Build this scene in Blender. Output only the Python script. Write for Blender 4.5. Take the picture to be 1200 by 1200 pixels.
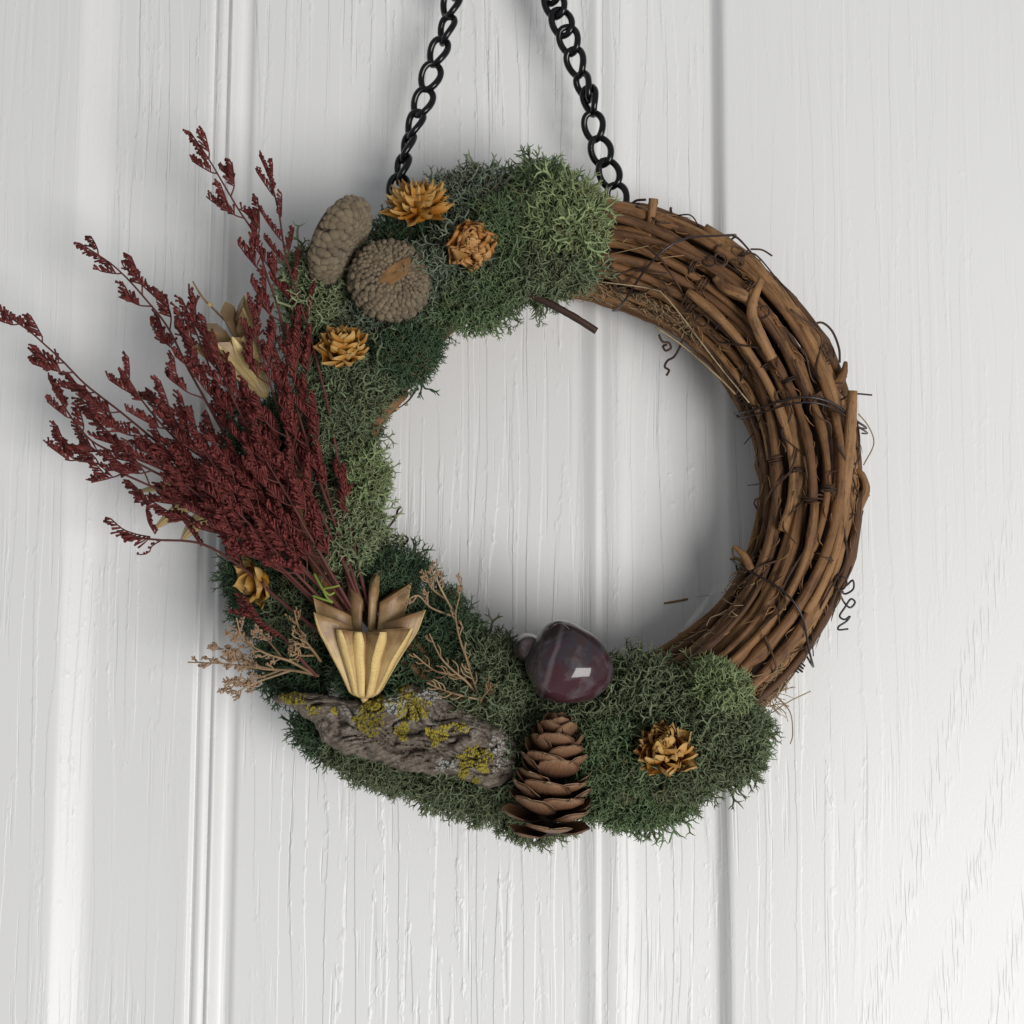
import bpy, math, random
import numpy as np
from mathutils import Matrix, Vector, Euler, noise as mnoise

R_ = math.radians
rng = np.random.default_rng(7)
random.seed(7)
for o in list(bpy.data.objects):
    bpy.data.objects.remove(o)
SC = bpy.context.scene
COL = SC.collection

# ------------------------------------------------------------------ camera, light, exposure
CAM_D = 0.56                      # metres from lens to door
HALF = 0.2 / CAM_D                # tan of half the field of view: 0.40 m of door across the frame
cam = bpy.data.cameras.new("camera")
cam.sensor_width = 36
cam.lens = 18.0 / HALF
cam.clip_start = 0.01
cam.clip_end = 50
camo = bpy.data.objects.new("camera", cam)
COL.objects.link(camo)
MROT = (Euler((R_(90 + 5.6), 0, 0)).to_matrix() @ Matrix.Rotation(R_(0.35), 3, 'Z'))
CLOC = -CAM_D * (MROT @ Vector((0, 0, -1)))
camo.matrix_world = Matrix.Translation(CLOC) @ MROT.to_4x4()
SC.camera = camo

world = bpy.data.worlds.new("World")
SC.world = world
world.use_nodes = True
bg = world.node_tree.nodes["Background"]
bg.inputs[0].default_value = (0.93, 0.96, 1.0, 1)
bg.inputs[1].default_value = 0.30

la = bpy.data.lights.new("window_light", 'AREA')
la.shape = 'RECTANGLE'
la.size, la.size_y = 1.15, 1.15
la.energy = 47
la.color = (1.0, 0.985, 0.96)
lo = bpy.data.objects.new("window_light", la)
COL.objects.link(lo)
LPOS = Vector((0.48, -0.81, -0.33)).normalized() * 2.4
lo.location = LPOS
lo.rotation_euler = (-LPOS).to_track_quat('-Z', 'Y').to_euler()

SC.view_settings.view_transform = 'Standard'
SC.view_settings.look = 'None'
SC.view_settings.exposure = 0.0
SC.view_settings.gamma = 1.0

# ------------------------------------------------------------------ helpers
MR = np.array(MROT)
CL = np.array(CLOC)


def P(px, py, h):
    """world point at height h (m) in front of the door, on the sight line of a photo pixel"""
    px, py, h = np.broadcast_arrays(np.asarray(px, float), np.asarray(py, float), np.asarray(h, float))
    d = np.stack([(px - 600) / 600 * HALF, (600 - py) / 600 * HALF, -np.ones_like(px)], -1) @ MR.T
    t = (-h - CL[1]) / d[..., 1]
    return CL + d * t[..., None]


def PX(h):
    return float(np.linalg.norm(P(601, 600, h) - P(600, 600, h)))


def norm(v):
    v = np.asarray(v, float)
    return v / (np.linalg.norm(v, axis=-1, keepdims=True) + 1e-12)


class MB:
    """collects geometry for one mesh"""

    def __init__(self):
        self.V, self.F, self.A, self.n = [], [], [], 0

    def add(self, V, faces, tc=None):
        V = np.asarray(V, float).reshape(-1, 3)
        tc = np.zeros((len(V), 3)) if tc is None else np.asarray(tc, float).reshape(-1, 3)
        self.V.append(V)
        self.A.append(tc)
        for f in faces:
            f = np.asarray(f, int)
            if len(f):
                self.F.append(f + self.n)
        self.n += len(V)

    def mesh(self, name, mat, origin, smooth=True):
        V = np.concatenate(self.V) - np.asarray(origin, float)
        A = np.concatenate(self.A)
        me = bpy.data.meshes.new(name)
        me.vertices.add(len(V))
        me.vertices.foreach_set("co", V.astype(np.float32).ravel())
        loops = np.concatenate([f.ravel() for f in self.F])
        tot = np.concatenate([np.full(len(f), f.shape[1]) for f in self.F])
        start = np.concatenate([[0], np.cumsum(tot)[:-1]])
        me.loops.add(len(loops))
        me.loops.foreach_set("vertex_index", loops.astype(np.int32))
        me.polygons.add(len(tot))
        me.polygons.foreach_set("loop_start", start.astype(np.int32))
        me.polygons.foreach_set("loop_total", tot.astype(np.int32))
        me.polygons.foreach_set("use_smooth", np.full(len(tot), smooth))
        at = me.attributes.new("tc", 'FLOAT_VECTOR', 'POINT')
        at.data.foreach_set("vector", A.astype(np.float32).ravel())
        me.materials.append(mat)
        me.update(calc_edges=True)
        me.validate()
        return me


def place(name, me, parent=None, loc=(0, 0, 0)):
    o = bpy.data.objects.new(name, me)
    COL.objects.link(o)
    if parent is not None:
        o.parent = parent
    else:
        o.location = loc
    return o


def part(name, mb, mat, parent, smooth=True, label=None):
    """a mesh child of a thing (or of a part): vertices given in world space"""
    org = np.zeros(3)
    p = parent
    while p is not None:
        org = org + np.array(p.location)
        p = p.parent
    o = place(name, mb.mesh(name, mat, org, smooth), parent)
    if label:
        o['label'] = label
    return o


def tag(o, label, cat, group=None, kind=None):
    if label:
        o['label'] = label
    if cat:
        o['category'] = cat
    if group:
        o['group'] = group
    if kind:
        o['kind'] = kind
    return o


def thing(name, label, cat, loc, group=None):
    o = bpy.data.objects.new(name, None)
    COL.objects.link(o)
    o.empty_display_size = 0.01
    o.location = tuple(loc)
    return tag(o, label, cat, group)


def mesh_thing(name, mb, mat, label, cat, loc, group=None, smooth=True):
    o = place(name, mb.mesh(name, mat, loc, smooth), None, tuple(loc))
    return tag(o, label, cat, group)


def spline(pts, n):
    """Catmull-Rom through points, n samples"""
    p = np.asarray(pts, float)
    if len(p) == 2:
        t = np.linspace(0, 1, n)[:, None]
        return p[0] * (1 - t) + p[1] * t
    q = np.vstack([2 * p[0] - p[1], p, 2 * p[-1] - p[-2]])
    d = np.concatenate([[0], np.cumsum(np.linalg.norm(np.diff(p, axis=0), axis=1))])
    s = np.linspace(0, d[-1], n)
    k = np.clip(np.searchsorted(d, s, side='right') - 1, 0, len(p) - 2)
    t = ((s - d[k]) / (d[k + 1] - d[k] + 1e-12))[:, None]
    a, b, c, e = q[k], q[k + 1], q[k + 2], q[k + 3]
    return 0.5 * ((2 * b) + (-a + c) * t + (2 * a - 5 * b + 4 * c - e) * t * t + (-a + 3 * b - 3 * c + e) * t ** 3)


def frames(pts):
    p = np.asarray(pts, float)
    T = norm(np.gradient(p, axis=0))
    ref = np.array([0.0, -1.0, 0.0])
    if abs(T[0] @ ref) > 0.9:
        ref = np.array([1.0, 0, 0])
    n0 = norm(ref - T[0] * (T[0] @ ref))
    N = np.empty_like(T)
    N[0] = n0
    for i in range(1, len(p)):
        v = N[i - 1] - T[i] * (N[i - 1] @ T[i])
        N[i] = v / (np.linalg.norm(v) + 1e-12)
    return T, N, np.cross(T, N)


def tube(mb, pts, rad, sides=6, cap=True, seed=0.0, lump=0.0):
    p = np.asarray(pts, float)
    n = len(p)
    rad = np.broadcast_to(np.asarray(rad, float), (n,))
    T, N, B = frames(p)
    a = np.linspace(0, 2 * np.pi, sides, endpoint=False)
    ring = (np.cos(a)[None, :, None] * N[:, None, :] + np.sin(a)[None, :, None] * B[:, None, :])
    rr = rad[:, None, None] * np.ones((n, sides, 1))
    if lump:
        rr = rr * (1 + lump * rng.standard_normal((1, sides, 1)) + lump * 0.4 * rng.standard_normal((n, sides, 1)))
    V = p[:, None, :] + ring * rr
    L = np.concatenate([[0], np.cumsum(np.linalg.norm(np.diff(p, axis=0), axis=1))])
    tc = np.stack([np.broadcast_to(L[:, None] + seed, (n, sides)),
                   np.cos(a)[None] * rad[:, None], np.sin(a)[None] * rad[:, None]], -1)
    i = np.arange(n - 1)[:, None] * sides
    j = np.arange(sides)[None]
    k = (j + 1) % sides
    q = np.stack([i + j, i + k, i + sides + k, i + sides + j], -1).reshape(-1, 4)
    fs = [q]
    V = V.reshape(-1, 3)
    tc = tc.reshape(-1, 3)
    if cap:
        V = np.vstack([V, p[0], p[-1]])
        tc = np.vstack([tc, [L[0] + seed, 0, 0], [L[-1] + seed, 0, 0]])
        j = np.arange(sides)
        k = (j + 1) % sides
        b = (n - 1) * sides
        fs.append(np.stack([np.full(sides, n * sides), k, j], -1))
        fs.append(np.stack([np.full(sides, n * sides + 1), b + j, b + k], -1))
    mb.add(V, fs, tc)


def grid_faces(nu, nv, wrap=False):
    i = np.arange(nu - 1)[:, None]
    j = np.arange(nv if wrap else nv - 1)[None]
    k = (j + 1) % nv
    return np.stack(np.broadcast_arrays(i * nv + j, i * nv + k, (i + 1) * nv + k, (i + 1) * nv + j), -1).reshape(-1, 4)


def sphere_mesh(nu=8, nv=10):
    u = np.linspace(0, np.pi, nu)
    v = np.linspace(0, 2 * np.pi, nv, endpoint=False)
    V = np.stack([np.sin(u)[:, None] * np.cos(v)[None], np.sin(u)[:, None] * np.sin(v)[None],
                  np.cos(u)[:, None] * np.ones((1, nv))], -1).reshape(-1, 3)
    return V, grid_faces(nu, nv, True)


def basis(z, roll=0.0, ref=(0, 0, 1)):
    z = norm(z)
    ref = np.asarray(ref, float)
    if abs(z @ ref) > 0.97:
        ref = np.array([1.0, 0.2, 0])
    x = norm(np.cross(ref, z))
    y = np.cross(z, x)
    c, s = math.cos(roll), math.sin(roll)
    return np.stack([x * c + y * s, -x * s + y * c, z], 1)     # columns


def mat4(Rm, s, loc):
    M = np.eye(4)
    M[:3, :3] = Rm * np.asarray(s, float)
    M[:3, 3] = loc
    return Matrix(M.tolist())


# ------------------------------------------------------------------ materials
class NT:
    def __init__(self, name):
        self.m = bpy.data.materials.new(name)
        self.m.use_nodes = True
        self.t = self.m.node_tree
        self.b = self.t.nodes["Principled BSDF"]

    def node(self, typ, ins=None, **props):
        n = self.t.nodes.new(typ)
        for k, v in props.items():
            setattr(n, k, v)
        for k, v in (ins or {}).items():
            self.put(n.inputs[k], v)
        return n

    def put(self, sock, v):
        if hasattr(v, 'is_linked') or isinstance(v, bpy.types.NodeSocket):
            self.t.links.new(v, sock)
        else:
            if isinstance(v, tuple) and len(v) == 3 and len(getattr(sock, 'default_value', ())) == 4:
                v = v + (1,)
            sock.default_value = v

    def math(self, op, a, b=0.0, c=0.0, clamp=False):
        n = self.node('ShaderNodeMath', {0: a, 1: b, 2: c}, operation=op, use_clamp=clamp)
        return n.outputs[0]

    def vmul(self, v, k):
        return self.node('ShaderNodeVectorMath', {0: v, 1: k}, operation='MULTIPLY').outputs[0]

    def vadd(self, v, k):
        return self.node('ShaderNodeVectorMath', {0: v, 1: k}, operation='ADD').outputs[0]

    def noise(self, vec, scale=1.0, detail=2.0, rough=0.5):
        return self.node('ShaderNodeTexNoise', {'Vector': vec, 'Scale': scale, 'Detail': detail, 'Roughness': rough}).outputs[0]

    def smooth(self, x, lo, hi):
        return self.node('ShaderNodeMapRange', {0: x, 1: lo, 2: hi, 3: 0.0, 4: 1.0}, interpolation_type='SMOOTHSTEP').outputs[0]

    def ramp(self, fac, stops):
        n = self.node('ShaderNodeValToRGB', {0: fac})
        e = n.color_ramp.elements
        while len(e) < len(stops):
            e.new(0.5)
        for el, (p, c) in zip(e, stops):
            el.position = p
            el.color = tuple(c) + (1,)
        return n.outputs[0]

    def mix(self, fac, a, b, mode='MIX'):
        n = self.node('ShaderNodeMix', data_type='RGBA', blend_type=mode)
        self.put(n.inputs[0], fac)
        self.put(n.inputs[6], a)
        self.put(n.inputs[7], b)
        return n.outputs[2]

    def attr(self):
        return self.node('ShaderNodeAttribute', attribute_name='tc').outputs['Vector']

    def sep(self, v):
        return self.node('ShaderNodeSeparateXYZ', {0: v}).outputs

    def comb(self, x, y, z):
        return self.node('ShaderNodeCombineXYZ', {0: x, 1: y, 2: z}).outputs[0]

    def bump(self, height, dist, strength=1.0):
        n = self.node('ShaderNodeBump', {'Height': height, 'Distance': dist, 'Strength': strength})
        self.put(self.b.inputs['Normal'], n.outputs[0])

    def done(self, color=None, rough=None, **kw):
        if color is not None:
            self.put(self.b.inputs['Base Color'], color)
        if rough is not None:
            self.put(self.b.inputs['Roughness'], rough)
        for k, v in kw.items():
            self.put(self.b.inputs[k.replace('_', ' ')], v)
        return self.m

    def rnd(self):
        return self.node('ShaderNodeObjectInfo').outputs['Random']

    def obj(self):
        return self.node('ShaderNodeTexCoord').outputs['Object']


def door_paint(name, cathedral=False, plain=0.0, ):
    m = NT(name)
    geo = m.node('ShaderNodeNewGeometry').outputs['Position']
    x, y, z = m.sep(geo)
    warp = m.noise(m.comb(m.math('MULTIPLY', x, 25.0), 0.0, m.math('MULTIPLY', z, 9.0)), 1.0, 2.0)
    xw = m.math('ADD', x, m.math('MULTIPLY', m.math('SUBTRACT', warp, 0.5), 0.0042))
    # long raised plateaus with crisp edges
    n1 = m.noise(m.comb(m.math('MULTIPLY', xw, 170.0), 3.0, m.math('MULTIPLY', z, 5.0)), 1.0, 1.5, 0.45)
    s1 = m.smooth(n1, 0.50, 0.545)
    # thin pores / ticks
    n2 = m.noise(m.comb(m.math('MULTIPLY', xw, 420.0), 7.0, m.math('MULTIPLY', z, 14.0)), 1.0, 2.0, 0.5)
    s2 = m.smooth(n2, 0.60, 0.68)
    # beads along the lines
    n3 = m.noise(m.comb(m.math('MULTIPLY', xw, 330.0), 1.0, m.math('MULTIPLY', z, 150.0)), 1.0, 2.0, 0.6)
    edge = m.math('SUBTRACT', 1.0, m.math('ABSOLUTE', m.math('MULTIPLY', m.math('SUBTRACT', n1, 0.52), 16.0)), clamp=True)
    bead = m.math('MULTIPLY', edge, m.smooth(n3, 0.52, 0.72))
    h = m.math('ADD', m.math('MULTIPLY', s1, 0.50), m.math('MULTIPLY', s2, -0.45))
    h = m.math('ADD', h, m.math('MULTIPLY', bead, 0.70))
    fade = m.noise(m.comb(m.math('MULTIPLY', x, 14.0), 0.0, m.math('MULTIPLY', z, 5.0)), 1.0, 1.0)
    h = m.math('MULTIPLY', h, m.smooth(fade, 0.25, 0.6))
    if cathedral:
        # flame figure low on the stile: bands of short ticks leaning to the right as they climb
        band = m.math('ADD', m.math('MULTIPLY', xw, 1.0), m.math('MULTIPLY', z, -0.30))
        nb = m.noise(m.comb(m.math('MULTIPLY', band, 30.0), 0.0, 0.0), 1.0, 1.0)
        band = m.math('ADD', band, m.math('MULTIPLY', m.math('SUBTRACT', nb, 0.5), 0.006))
        fr = m.math('FRACT', m.math('MULTIPLY', band, 1 / 0.0235))
        bm = m.math('MULTIPLY', m.smooth(fr, 0.0, 0.25), m.math('SUBTRACT', 1.0, m.smooth(fr, 0.35, 0.7)))
        tk = m.noise(m.comb(m.math('MULTIPLY', x, 720.0), 2.0, m.math('MULTIPLY', z, 70.0)), 1.0, 1.0)
        tick = m.math('MULTIPLY', m.smooth(tk, 0.48, 0.66), bm)
        reg = m.math('MULTIPLY', m.smooth(m.math('ADD', x, m.math('MULTIPLY', z, -0.32)), 0.165, 0.195), m.math('SUBTRACT', 1.0, m.smooth(z, -0.02, 0.04)))
        h = m.math('ADD', m.math('MULTIPLY', h, m.math('SUBTRACT', 1.0, reg)), m.math('MULTIPLY', m.math('MULTIPLY', tick, reg), 0.55))
        h = m.math('MULTIPLY', h, m.math('SUBTRACT', 1.0, m.math('MULTIPLY', m.smooth(z, -0.02, 0.08), 0.5)))
    if plain:
        h = m.math('MULTIPLY', h, 1.0 - plain)
    fine = m.noise(m.comb(m.math('MULTIPLY', x, 900.0), 0.0, m.math('MULTIPLY', z, 600.0)), 1.0, 2.0)
    h = m.math('ADD', h, m.math('MULTIPLY', fine, 0.10))
    m.bump(h, 0.00050, 0.9)
    tone = m.noise(m.vmul(geo, (6.0, 6.0, 3.0)), 1.0, 2.0)
    col = m.ramp(tone, [(0.3, (0.765, 0.76, 0.75)), (0.7, (0.80, 0.797, 0.79))])
    return m.done(col, 0.42)


M_PANEL = door_paint("door_panel_paint")
M_MOULD = door_paint("door_moulding_paint", plain=0.25)
M_STILE = door_paint("door_stile_paint", cathedral=True, plain=0.42)


def vine_mat(name, c0, c1, c2, contrast=1.0):
    m = NT(name)
    a = m.attr()
    r = m.rnd()
    off = m.comb(m.math('MULTIPLY', r, 7.0), r, 0.0)
    v = m.vadd(m.vmul(a, (55.0, 900.0, 900.0)), m.vmul(off, (9.0, 9.0, 9.0)))
    streak = m.noise(v, 1.0, 4.0, 0.65)
    blot = m.noise(m.vadd(m.vmul(a, (70.0, 160.0, 160.0)), off), 1.0, 3.0, 0.6)
    speck = m.noise(m.vmul(a, (900.0, 1600.0, 1600.0)), 1.0, 2.0, 0.6)
    base = m.ramp(r, [(0.0, c0), (0.45, c1), (1.0, c2)])
    k = m.math('ADD', m.math('MULTIPLY', streak, 0.55), m.math('MULTIPLY', blot, 0.7))
    dark = m.mix(1.0, base, (0.38, 0.32, 0.28), 'MULTIPLY')
    lite = m.mix(1.0, base, (1.5, 1.45, 1.35), 'MULTIPLY')
    col = m.mix(m.smooth(k, 0.45, 0.66), dark, base)
    col = m.mix(m.math('MULTIPLY', m.smooth(k, 0.64, 0.84), 0.7), col, lite)
    col = m.mix(m.math('MULTIPLY', m.smooth(speck, 0.64, 0.72), 0.7), col, (0.03, 0.02, 0.015))
    hb = m.math('ADD', m.math('MULTIPLY', streak, 0.8), m.math('MULTIPLY', speck, 0.35))
    m.bump(hb, 0.0006, 0.8)
    return m.done(col, 0.62, Specular_IOR_Level=0.35)


M_VINE = vine_mat("vine_bark", (0.090, 0.040, 0.017), (0.185, 0.088, 0.034), (0.30, 0.160, 0.068))
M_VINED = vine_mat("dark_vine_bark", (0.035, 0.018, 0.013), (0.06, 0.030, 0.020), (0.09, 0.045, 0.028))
M_TEND = vine_mat("tendril_skin", (0.035, 0.018, 0.012), (0.055, 0.028, 0.018), (0.10, 0.050, 0.026))
M_STRAW = vine_mat("pale_fibre", (0.23, 0.15, 0.07), (0.33, 0.22, 0.11), (0.40, 0.30, 0.18))
M_TAN = vine_mat("tan_sprig_stem", (0.26, 0.165, 0.085), (0.32, 0.21, 0.115), (0.36, 0.25, 0.15))


def simple(name, col, rough, **kw):
    m = NT(name)
    return m.done(col, rough, **kw)


M_WIRE = simple("bronze_binding_wire", (0.022, 0.012, 0.012), 0.35, Specular_IOR_Level=0.6)
M_STEEL = simple("dark_wire", (0.03, 0.032, 0.035), 0.3, Metallic=0.6)


def chain_mat():
    m = NT("black_enamel")
    n = m.noise(m.obj(), 900.0, 2.0)
    m.bump(n, 0.0001, 0.3)
    return m.done((0.004, 0.004, 0.005), 0.2, Specular_IOR_Level=0.4)


M_CHAIN = chain_mat()


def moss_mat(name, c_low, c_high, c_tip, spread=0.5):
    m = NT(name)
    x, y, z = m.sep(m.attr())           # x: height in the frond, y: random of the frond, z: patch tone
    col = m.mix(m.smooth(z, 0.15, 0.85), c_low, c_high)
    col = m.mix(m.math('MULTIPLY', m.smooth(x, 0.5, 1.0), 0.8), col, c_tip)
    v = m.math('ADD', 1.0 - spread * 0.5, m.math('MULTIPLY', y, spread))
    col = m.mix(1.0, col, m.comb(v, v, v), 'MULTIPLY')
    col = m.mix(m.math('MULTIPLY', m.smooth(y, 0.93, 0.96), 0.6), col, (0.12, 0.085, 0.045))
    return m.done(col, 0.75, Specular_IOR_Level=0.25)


MOSS = {
    'sage': moss_mat("sage_moss", (0.085, 0.115, 0.060), (0.20, 0.245, 0.125), (0.26, 0.31, 0.17)),
    'olive': moss_mat("olive_moss", (0.058, 0.080, 0.042), (0.118, 0.148, 0.080), (0.165, 0.20, 0.112)),
    'lime': moss_mat("light_green_moss", (0.095, 0.135, 0.058), (0.200, 0.255, 0.115), (0.27, 0.33, 0.16)),
    'green': moss_mat("mid_green_moss", (0.060, 0.092, 0.044), (0.112, 0.160, 0.078), (0.155, 0.215, 0.105)),
    'deep': moss_mat("deep_green_moss", (0.028, 0.052, 0.028), (0.052, 0.088, 0.047), (0.078, 0.125, 0.066)),
    'slate': moss_mat("grey_green_moss", (0.070, 0.095, 0.066), (0.125, 0.155, 0.105), (0.18, 0.215, 0.15)),
}


def flower_mat(name, c0, c1, c2):
    m = NT(name)
    x, y, z = m.sep(m.attr())
    n = m.noise(m.vmul(m.attr(), (5.0, 22.0, 1.0)), 1.0, 3.0)
    n2 = m.noise(m.obj(), 500.0, 3.0)
    t = m.math('ADD', x, m.math('MULTIPLY', m.math('SUBTRACT', n, 0.5), 0.5))
    t = m.math('ADD', t, m.math('MULTIPLY', m.math('SUBTRACT', m.rnd(), 0.5), 0.35))
    col = m.ramp(t, [(0.1, c0), (0.6, c1), (0.97, c2)])
    col = m.mix(m.math('MULTIPLY', m.smooth(n2, 0.55, 0.7), 0.6), col, (0.16, 0.065, 0.014))
    m.bump(n, 0.0005, 0.7)
    return m.done(col, 0.42, Subsurface_Weight=0.08, Subsurface_Radius=(0.002, 0.001, 0.0005), Subsurface_Scale=1.0)


M_AMBER = flower_mat("amber_petal", (0.27, 0.095, 0.008), (0.48, 0.195, 0.018), (0.64, 0.39, 0.13))
M_RUST = flower_mat("rusty_petal", (0.22, 0.070, 0.010), (0.40, 0.145, 0.022), (0.60, 0.32, 0.11))
M_GOLD = flower_mat("golden_petal", (0.40, 0.17, 0.022), (0.58, 0.29, 0.055), (0.66, 0.42, 0.14))


def stat_mat(name, c0, c1):
    m = NT(name)
    x, y, z = m.sep(m.attr())
    n = m.noise(m.obj(), 700.0, 2.0)
    k = m.math('ADD', m.math('MULTIPLY', y, 0.6), m.math('MULTIPLY', n, 0.5))
    col = m.mix(k, c0, c1)
    return m.done(col, 0.6, Specular_IOR_Level=0.3)


M_STAT = stat_mat("burgundy_floret", (0.060, 0.009, 0.009), (0.200, 0.040, 0.034))
M_STEM = stat_mat("burgundy_stem", (0.095, 0.028, 0.024), (0.16, 0.058, 0.046))
M_BUFF = stat_mat("buff_floret", (0.26, 0.16, 0.095), (0.42, 0.30, 0.20))


def pod_mat(name, edge, side, dark):
    m = NT(name)
    x, y, z = m.sep(m.attr())           # x along 0..1, y across, z: 1 on outer strip 0 on side wall
    rib = m.noise(m.comb(m.math('MULTIPLY', x, 30.0), m.math('MULTIPLY', y, 1.2), m.rnd()), 1.0, 2.0)
    st = m.noise(m.comb(m.math('MULTIPLY', x, 2.0), m.math('MULTIPLY', y, 9.0), z), 1.0, 4.0)
    bl = m.noise(m.obj(), 160.0, 4.0, 0.6)
    sidec = m.mix(m.smooth(m.math('ADD', m.math('MULTIPLY', x, 0.65), m.math('MULTIPLY', bl, 0.6)), 0.55, 1.05), side, dark)  # walls darken toward the top: shade of the pod's hollow put into the colour
    col = m.mix(z, sidec, edge)
    col = m.mix(m.math('MULTIPLY', m.smooth(st, 0.5, 0.75), 0.45), col, dark)
    h = m.math('ADD', m.math('MULTIPLY', m.math('MULTIPLY', rib, z), 1.0), m.math('MULTIPLY', st, 0.4))
    m.bump(h, 0.0006, 0.7)
    return m.done(col, 0.45)


M_POD = pod_mat("dry_pod", (0.70, 0.50, 0.20), (0.58, 0.41, 0.19), (0.22, 0.115, 0.05))
M_POD2 = pod_mat("straw_husk", (0.62, 0.47, 0.21), (0.50, 0.36, 0.16), (0.22, 0.13, 0.06))


def fuzz_mat(name, c0, c1, sc=900.0):
    m = NT(name)
    o = m.obj()
    n = m.noise(o, sc, 4.0, 0.7)
    n2 = m.noise(o, sc * 0.15, 2.0)
    k = m.math('ADD', m.math('MULTIPLY', n, 0.6), m.math('MULTIPLY', n2, 0.4))
    k = m.math('ADD', k, m.math('MULTIPLY', m.math('SUBTRACT', m.rnd(), 0.5), 0.25))
    col = m.ramp(k, [(0.3, c0), (0.72, c1)])
    m.bump(n, 0.0006, 0.9)
    return m.done(col, 0.9, Specular_IOR_Level=0.1, Sheen_Weight=0.15)


M_CAP = fuzz_mat("acorn_scale_fuzz", (0.15, 0.108, 0.064), (0.37, 0.285, 0.175))
M_CAPD = fuzz_mat("acorn_cup_felt_shaded", (0.06, 0.042, 0.028), (0.15, 0.11, 0.07))  # felt colour darkened, painting shade into the gaps between scales
M_CAPIN = fuzz_mat("acorn_scar", (0.06, 0.030, 0.014), (0.27, 0.145, 0.06), 260.0)
M_NUT = fuzz_mat("acorn_shell", (0.045, 0.018, 0.010), (0.11, 0.050, 0.024), 300.0)


def bark_mat():
    m = NT("grey_bark")
    o = m.obj()
    x, y, z = m.sep(m.attr())           # z = relief
    st = m.noise(m.node('ShaderNodeVectorRotate', {'Vector': o, 'Angle': 0.32}, rotation_type='Y_AXIS').outputs[0], 1.0, 1.0)
    rot = m.node('ShaderNodeVectorRotate', {'Vector': o, 'Angle': 0.34}, rotation_type='Y_AXIS').outputs[0]
    fib = m.noise(m.vmul(rot, (140.0, 500.0, 900.0)), 1.0, 5.0, 0.65)
    blot = m.noise(o, 95.0, 5.0, 0.65)
    gr = m.noise(o, 1300.0, 3.0, 0.7)
    col = m.ramp(m.math('ADD', m.math('MULTIPLY', fib, 0.55), m.math('MULTIPLY', blot, 0.45)),
                 [(0.34, (0.075, 0.055, 0.042)), (0.5, (0.21, 0.172, 0.138)), (0.66, (0.37, 0.335, 0.29))])
    pale = m.math('MULTIPLY', m.smooth(blot, 0.56, 0.68), m.smooth(gr, 0.42, 0.6))
    col = m.mix(m.math('MULTIPLY', pale, 0.75), col, (0.42, 0.41, 0.38))
    m.bump(m.math('ADD', fib, m.math('MULTIPLY', gr, 0.5)), 0.0012, 0.9)
    return m.done(col, 0.88, Specular_IOR_Level=0.15)


M_BARK = bark_mat()
M_LICH = fuzz_mat("yellow_lichen", (0.17, 0.135, 0.012), (0.40, 0.33, 0.045), 700.0)
M_LICHG = fuzz_mat("grey_lichen", (0.25, 0.25, 0.23), (0.48, 0.49, 0.46), 700.0)


def stone_mat():
    m = NT("polished_purple_stone")
    o = m.obj()
    x, y, z = m.sep(o)
    w = m.noise(o, 55.0, 4.0, 0.6)
    w2 = m.noise(o, 120.0, 5.0, 0.6)
    k = m.math('ADD', m.math('MULTIPLY', m.math('SUBTRACT', z, 0.0155), 34.0), m.math('MULTIPLY', m.math('SUBTRACT', w, 0.5), 1.9))
    k = m.math('ADD', k, m.math('MULTIPLY', x, -8.0))
    col = m.ramp(m.math('ADD', m.math('MULTIPLY', k, 0.6), 0.55),
                 [(0.0, (0.050, 0.022, 0.030)), (0.22, (0.062, 0.024, 0.031)), (0.40, (0.050, 0.017, 0.022)), (0.50, (0.044, 0.022, 0.028)), (0.56, (0.034, 0.030, 0.038)),
                  (0.68, (0.045, 0.024, 0.022)), (0.78, (0.026, 0.022, 0.027)), (1.0, (0.012, 0.010, 0.013))])
    col = m.mix(m.math('MULTIPLY', m.smooth(w2, 0.48, 0.66), 0.55), col, (0.13, 0.105, 0.115))
    # pale vein
    vein = m.math('ABSOLUTE', m.math('ADD', m.math('ADD', m.math('MULTIPLY', x, 1.0), 0.0105), m.math('ADD', m.math('MULTIPLY', z, -0.28), m.math('MULTIPLY', m.math('SUBTRACT', w, 0.5), 0.006))))
    vm = m.math('SUBTRACT', 1.0, m.smooth(vein, 0.0001, 0.0014))
    col = m.mix(m.math('MULTIPLY', vm, 0.4), col, (0.20, 0.17, 0.18))
    return m.done(col, 0.22, Coat_Weight=0.9, Coat_Roughness=0.05, Coat_IOR=1.42, Specular_IOR_Level=0.1)


M_STONE = stone_mat()


def cone_mat():
    m = NT("cone_scale_wood")
    x, y, z = m.sep(m.attr())           # x base->tip, y across
    n = m.noise(m.comb(m.math('MULTIPLY', x, 3.0), m.math('MULTIPLY', y, 14.0), m.math('MULTIPLY', m.rnd(), 9.0)), 1.0, 4.0, 0.6)
    sp = m.noise(m.obj(), 900.0, 2.0)
    t = m.math('ADD', x, m.math('MULTIPLY', m.math('SUBTRACT', n, 0.5), 0.35))
    col = m.ramp(t, [(0.34, (0.030, 0.014, 0.009)), (0.60, (0.12, 0.056, 0.030)), (0.88, (0.23, 0.120, 0.064)), (0.985, (0.34, 0.21, 0.12))])
    col = m.mix(m.math('MULTIPLY', m.smooth(sp, 0.62, 0.7), 0.5), col, (0.05, 0.025, 0.015))
    m.bump(n, 0.0006, 0.8)
    return m.done(col, 0.55, Specular_IOR_Level=0.35)


M_CONE = cone_mat()
M_CORE = simple("cone_core", (0.03, 0.016, 0.010), 0.8)
M_GREENBIT = simple("fresh_green_stem", (0.20, 0.27, 0.04), 0.5)

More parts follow.
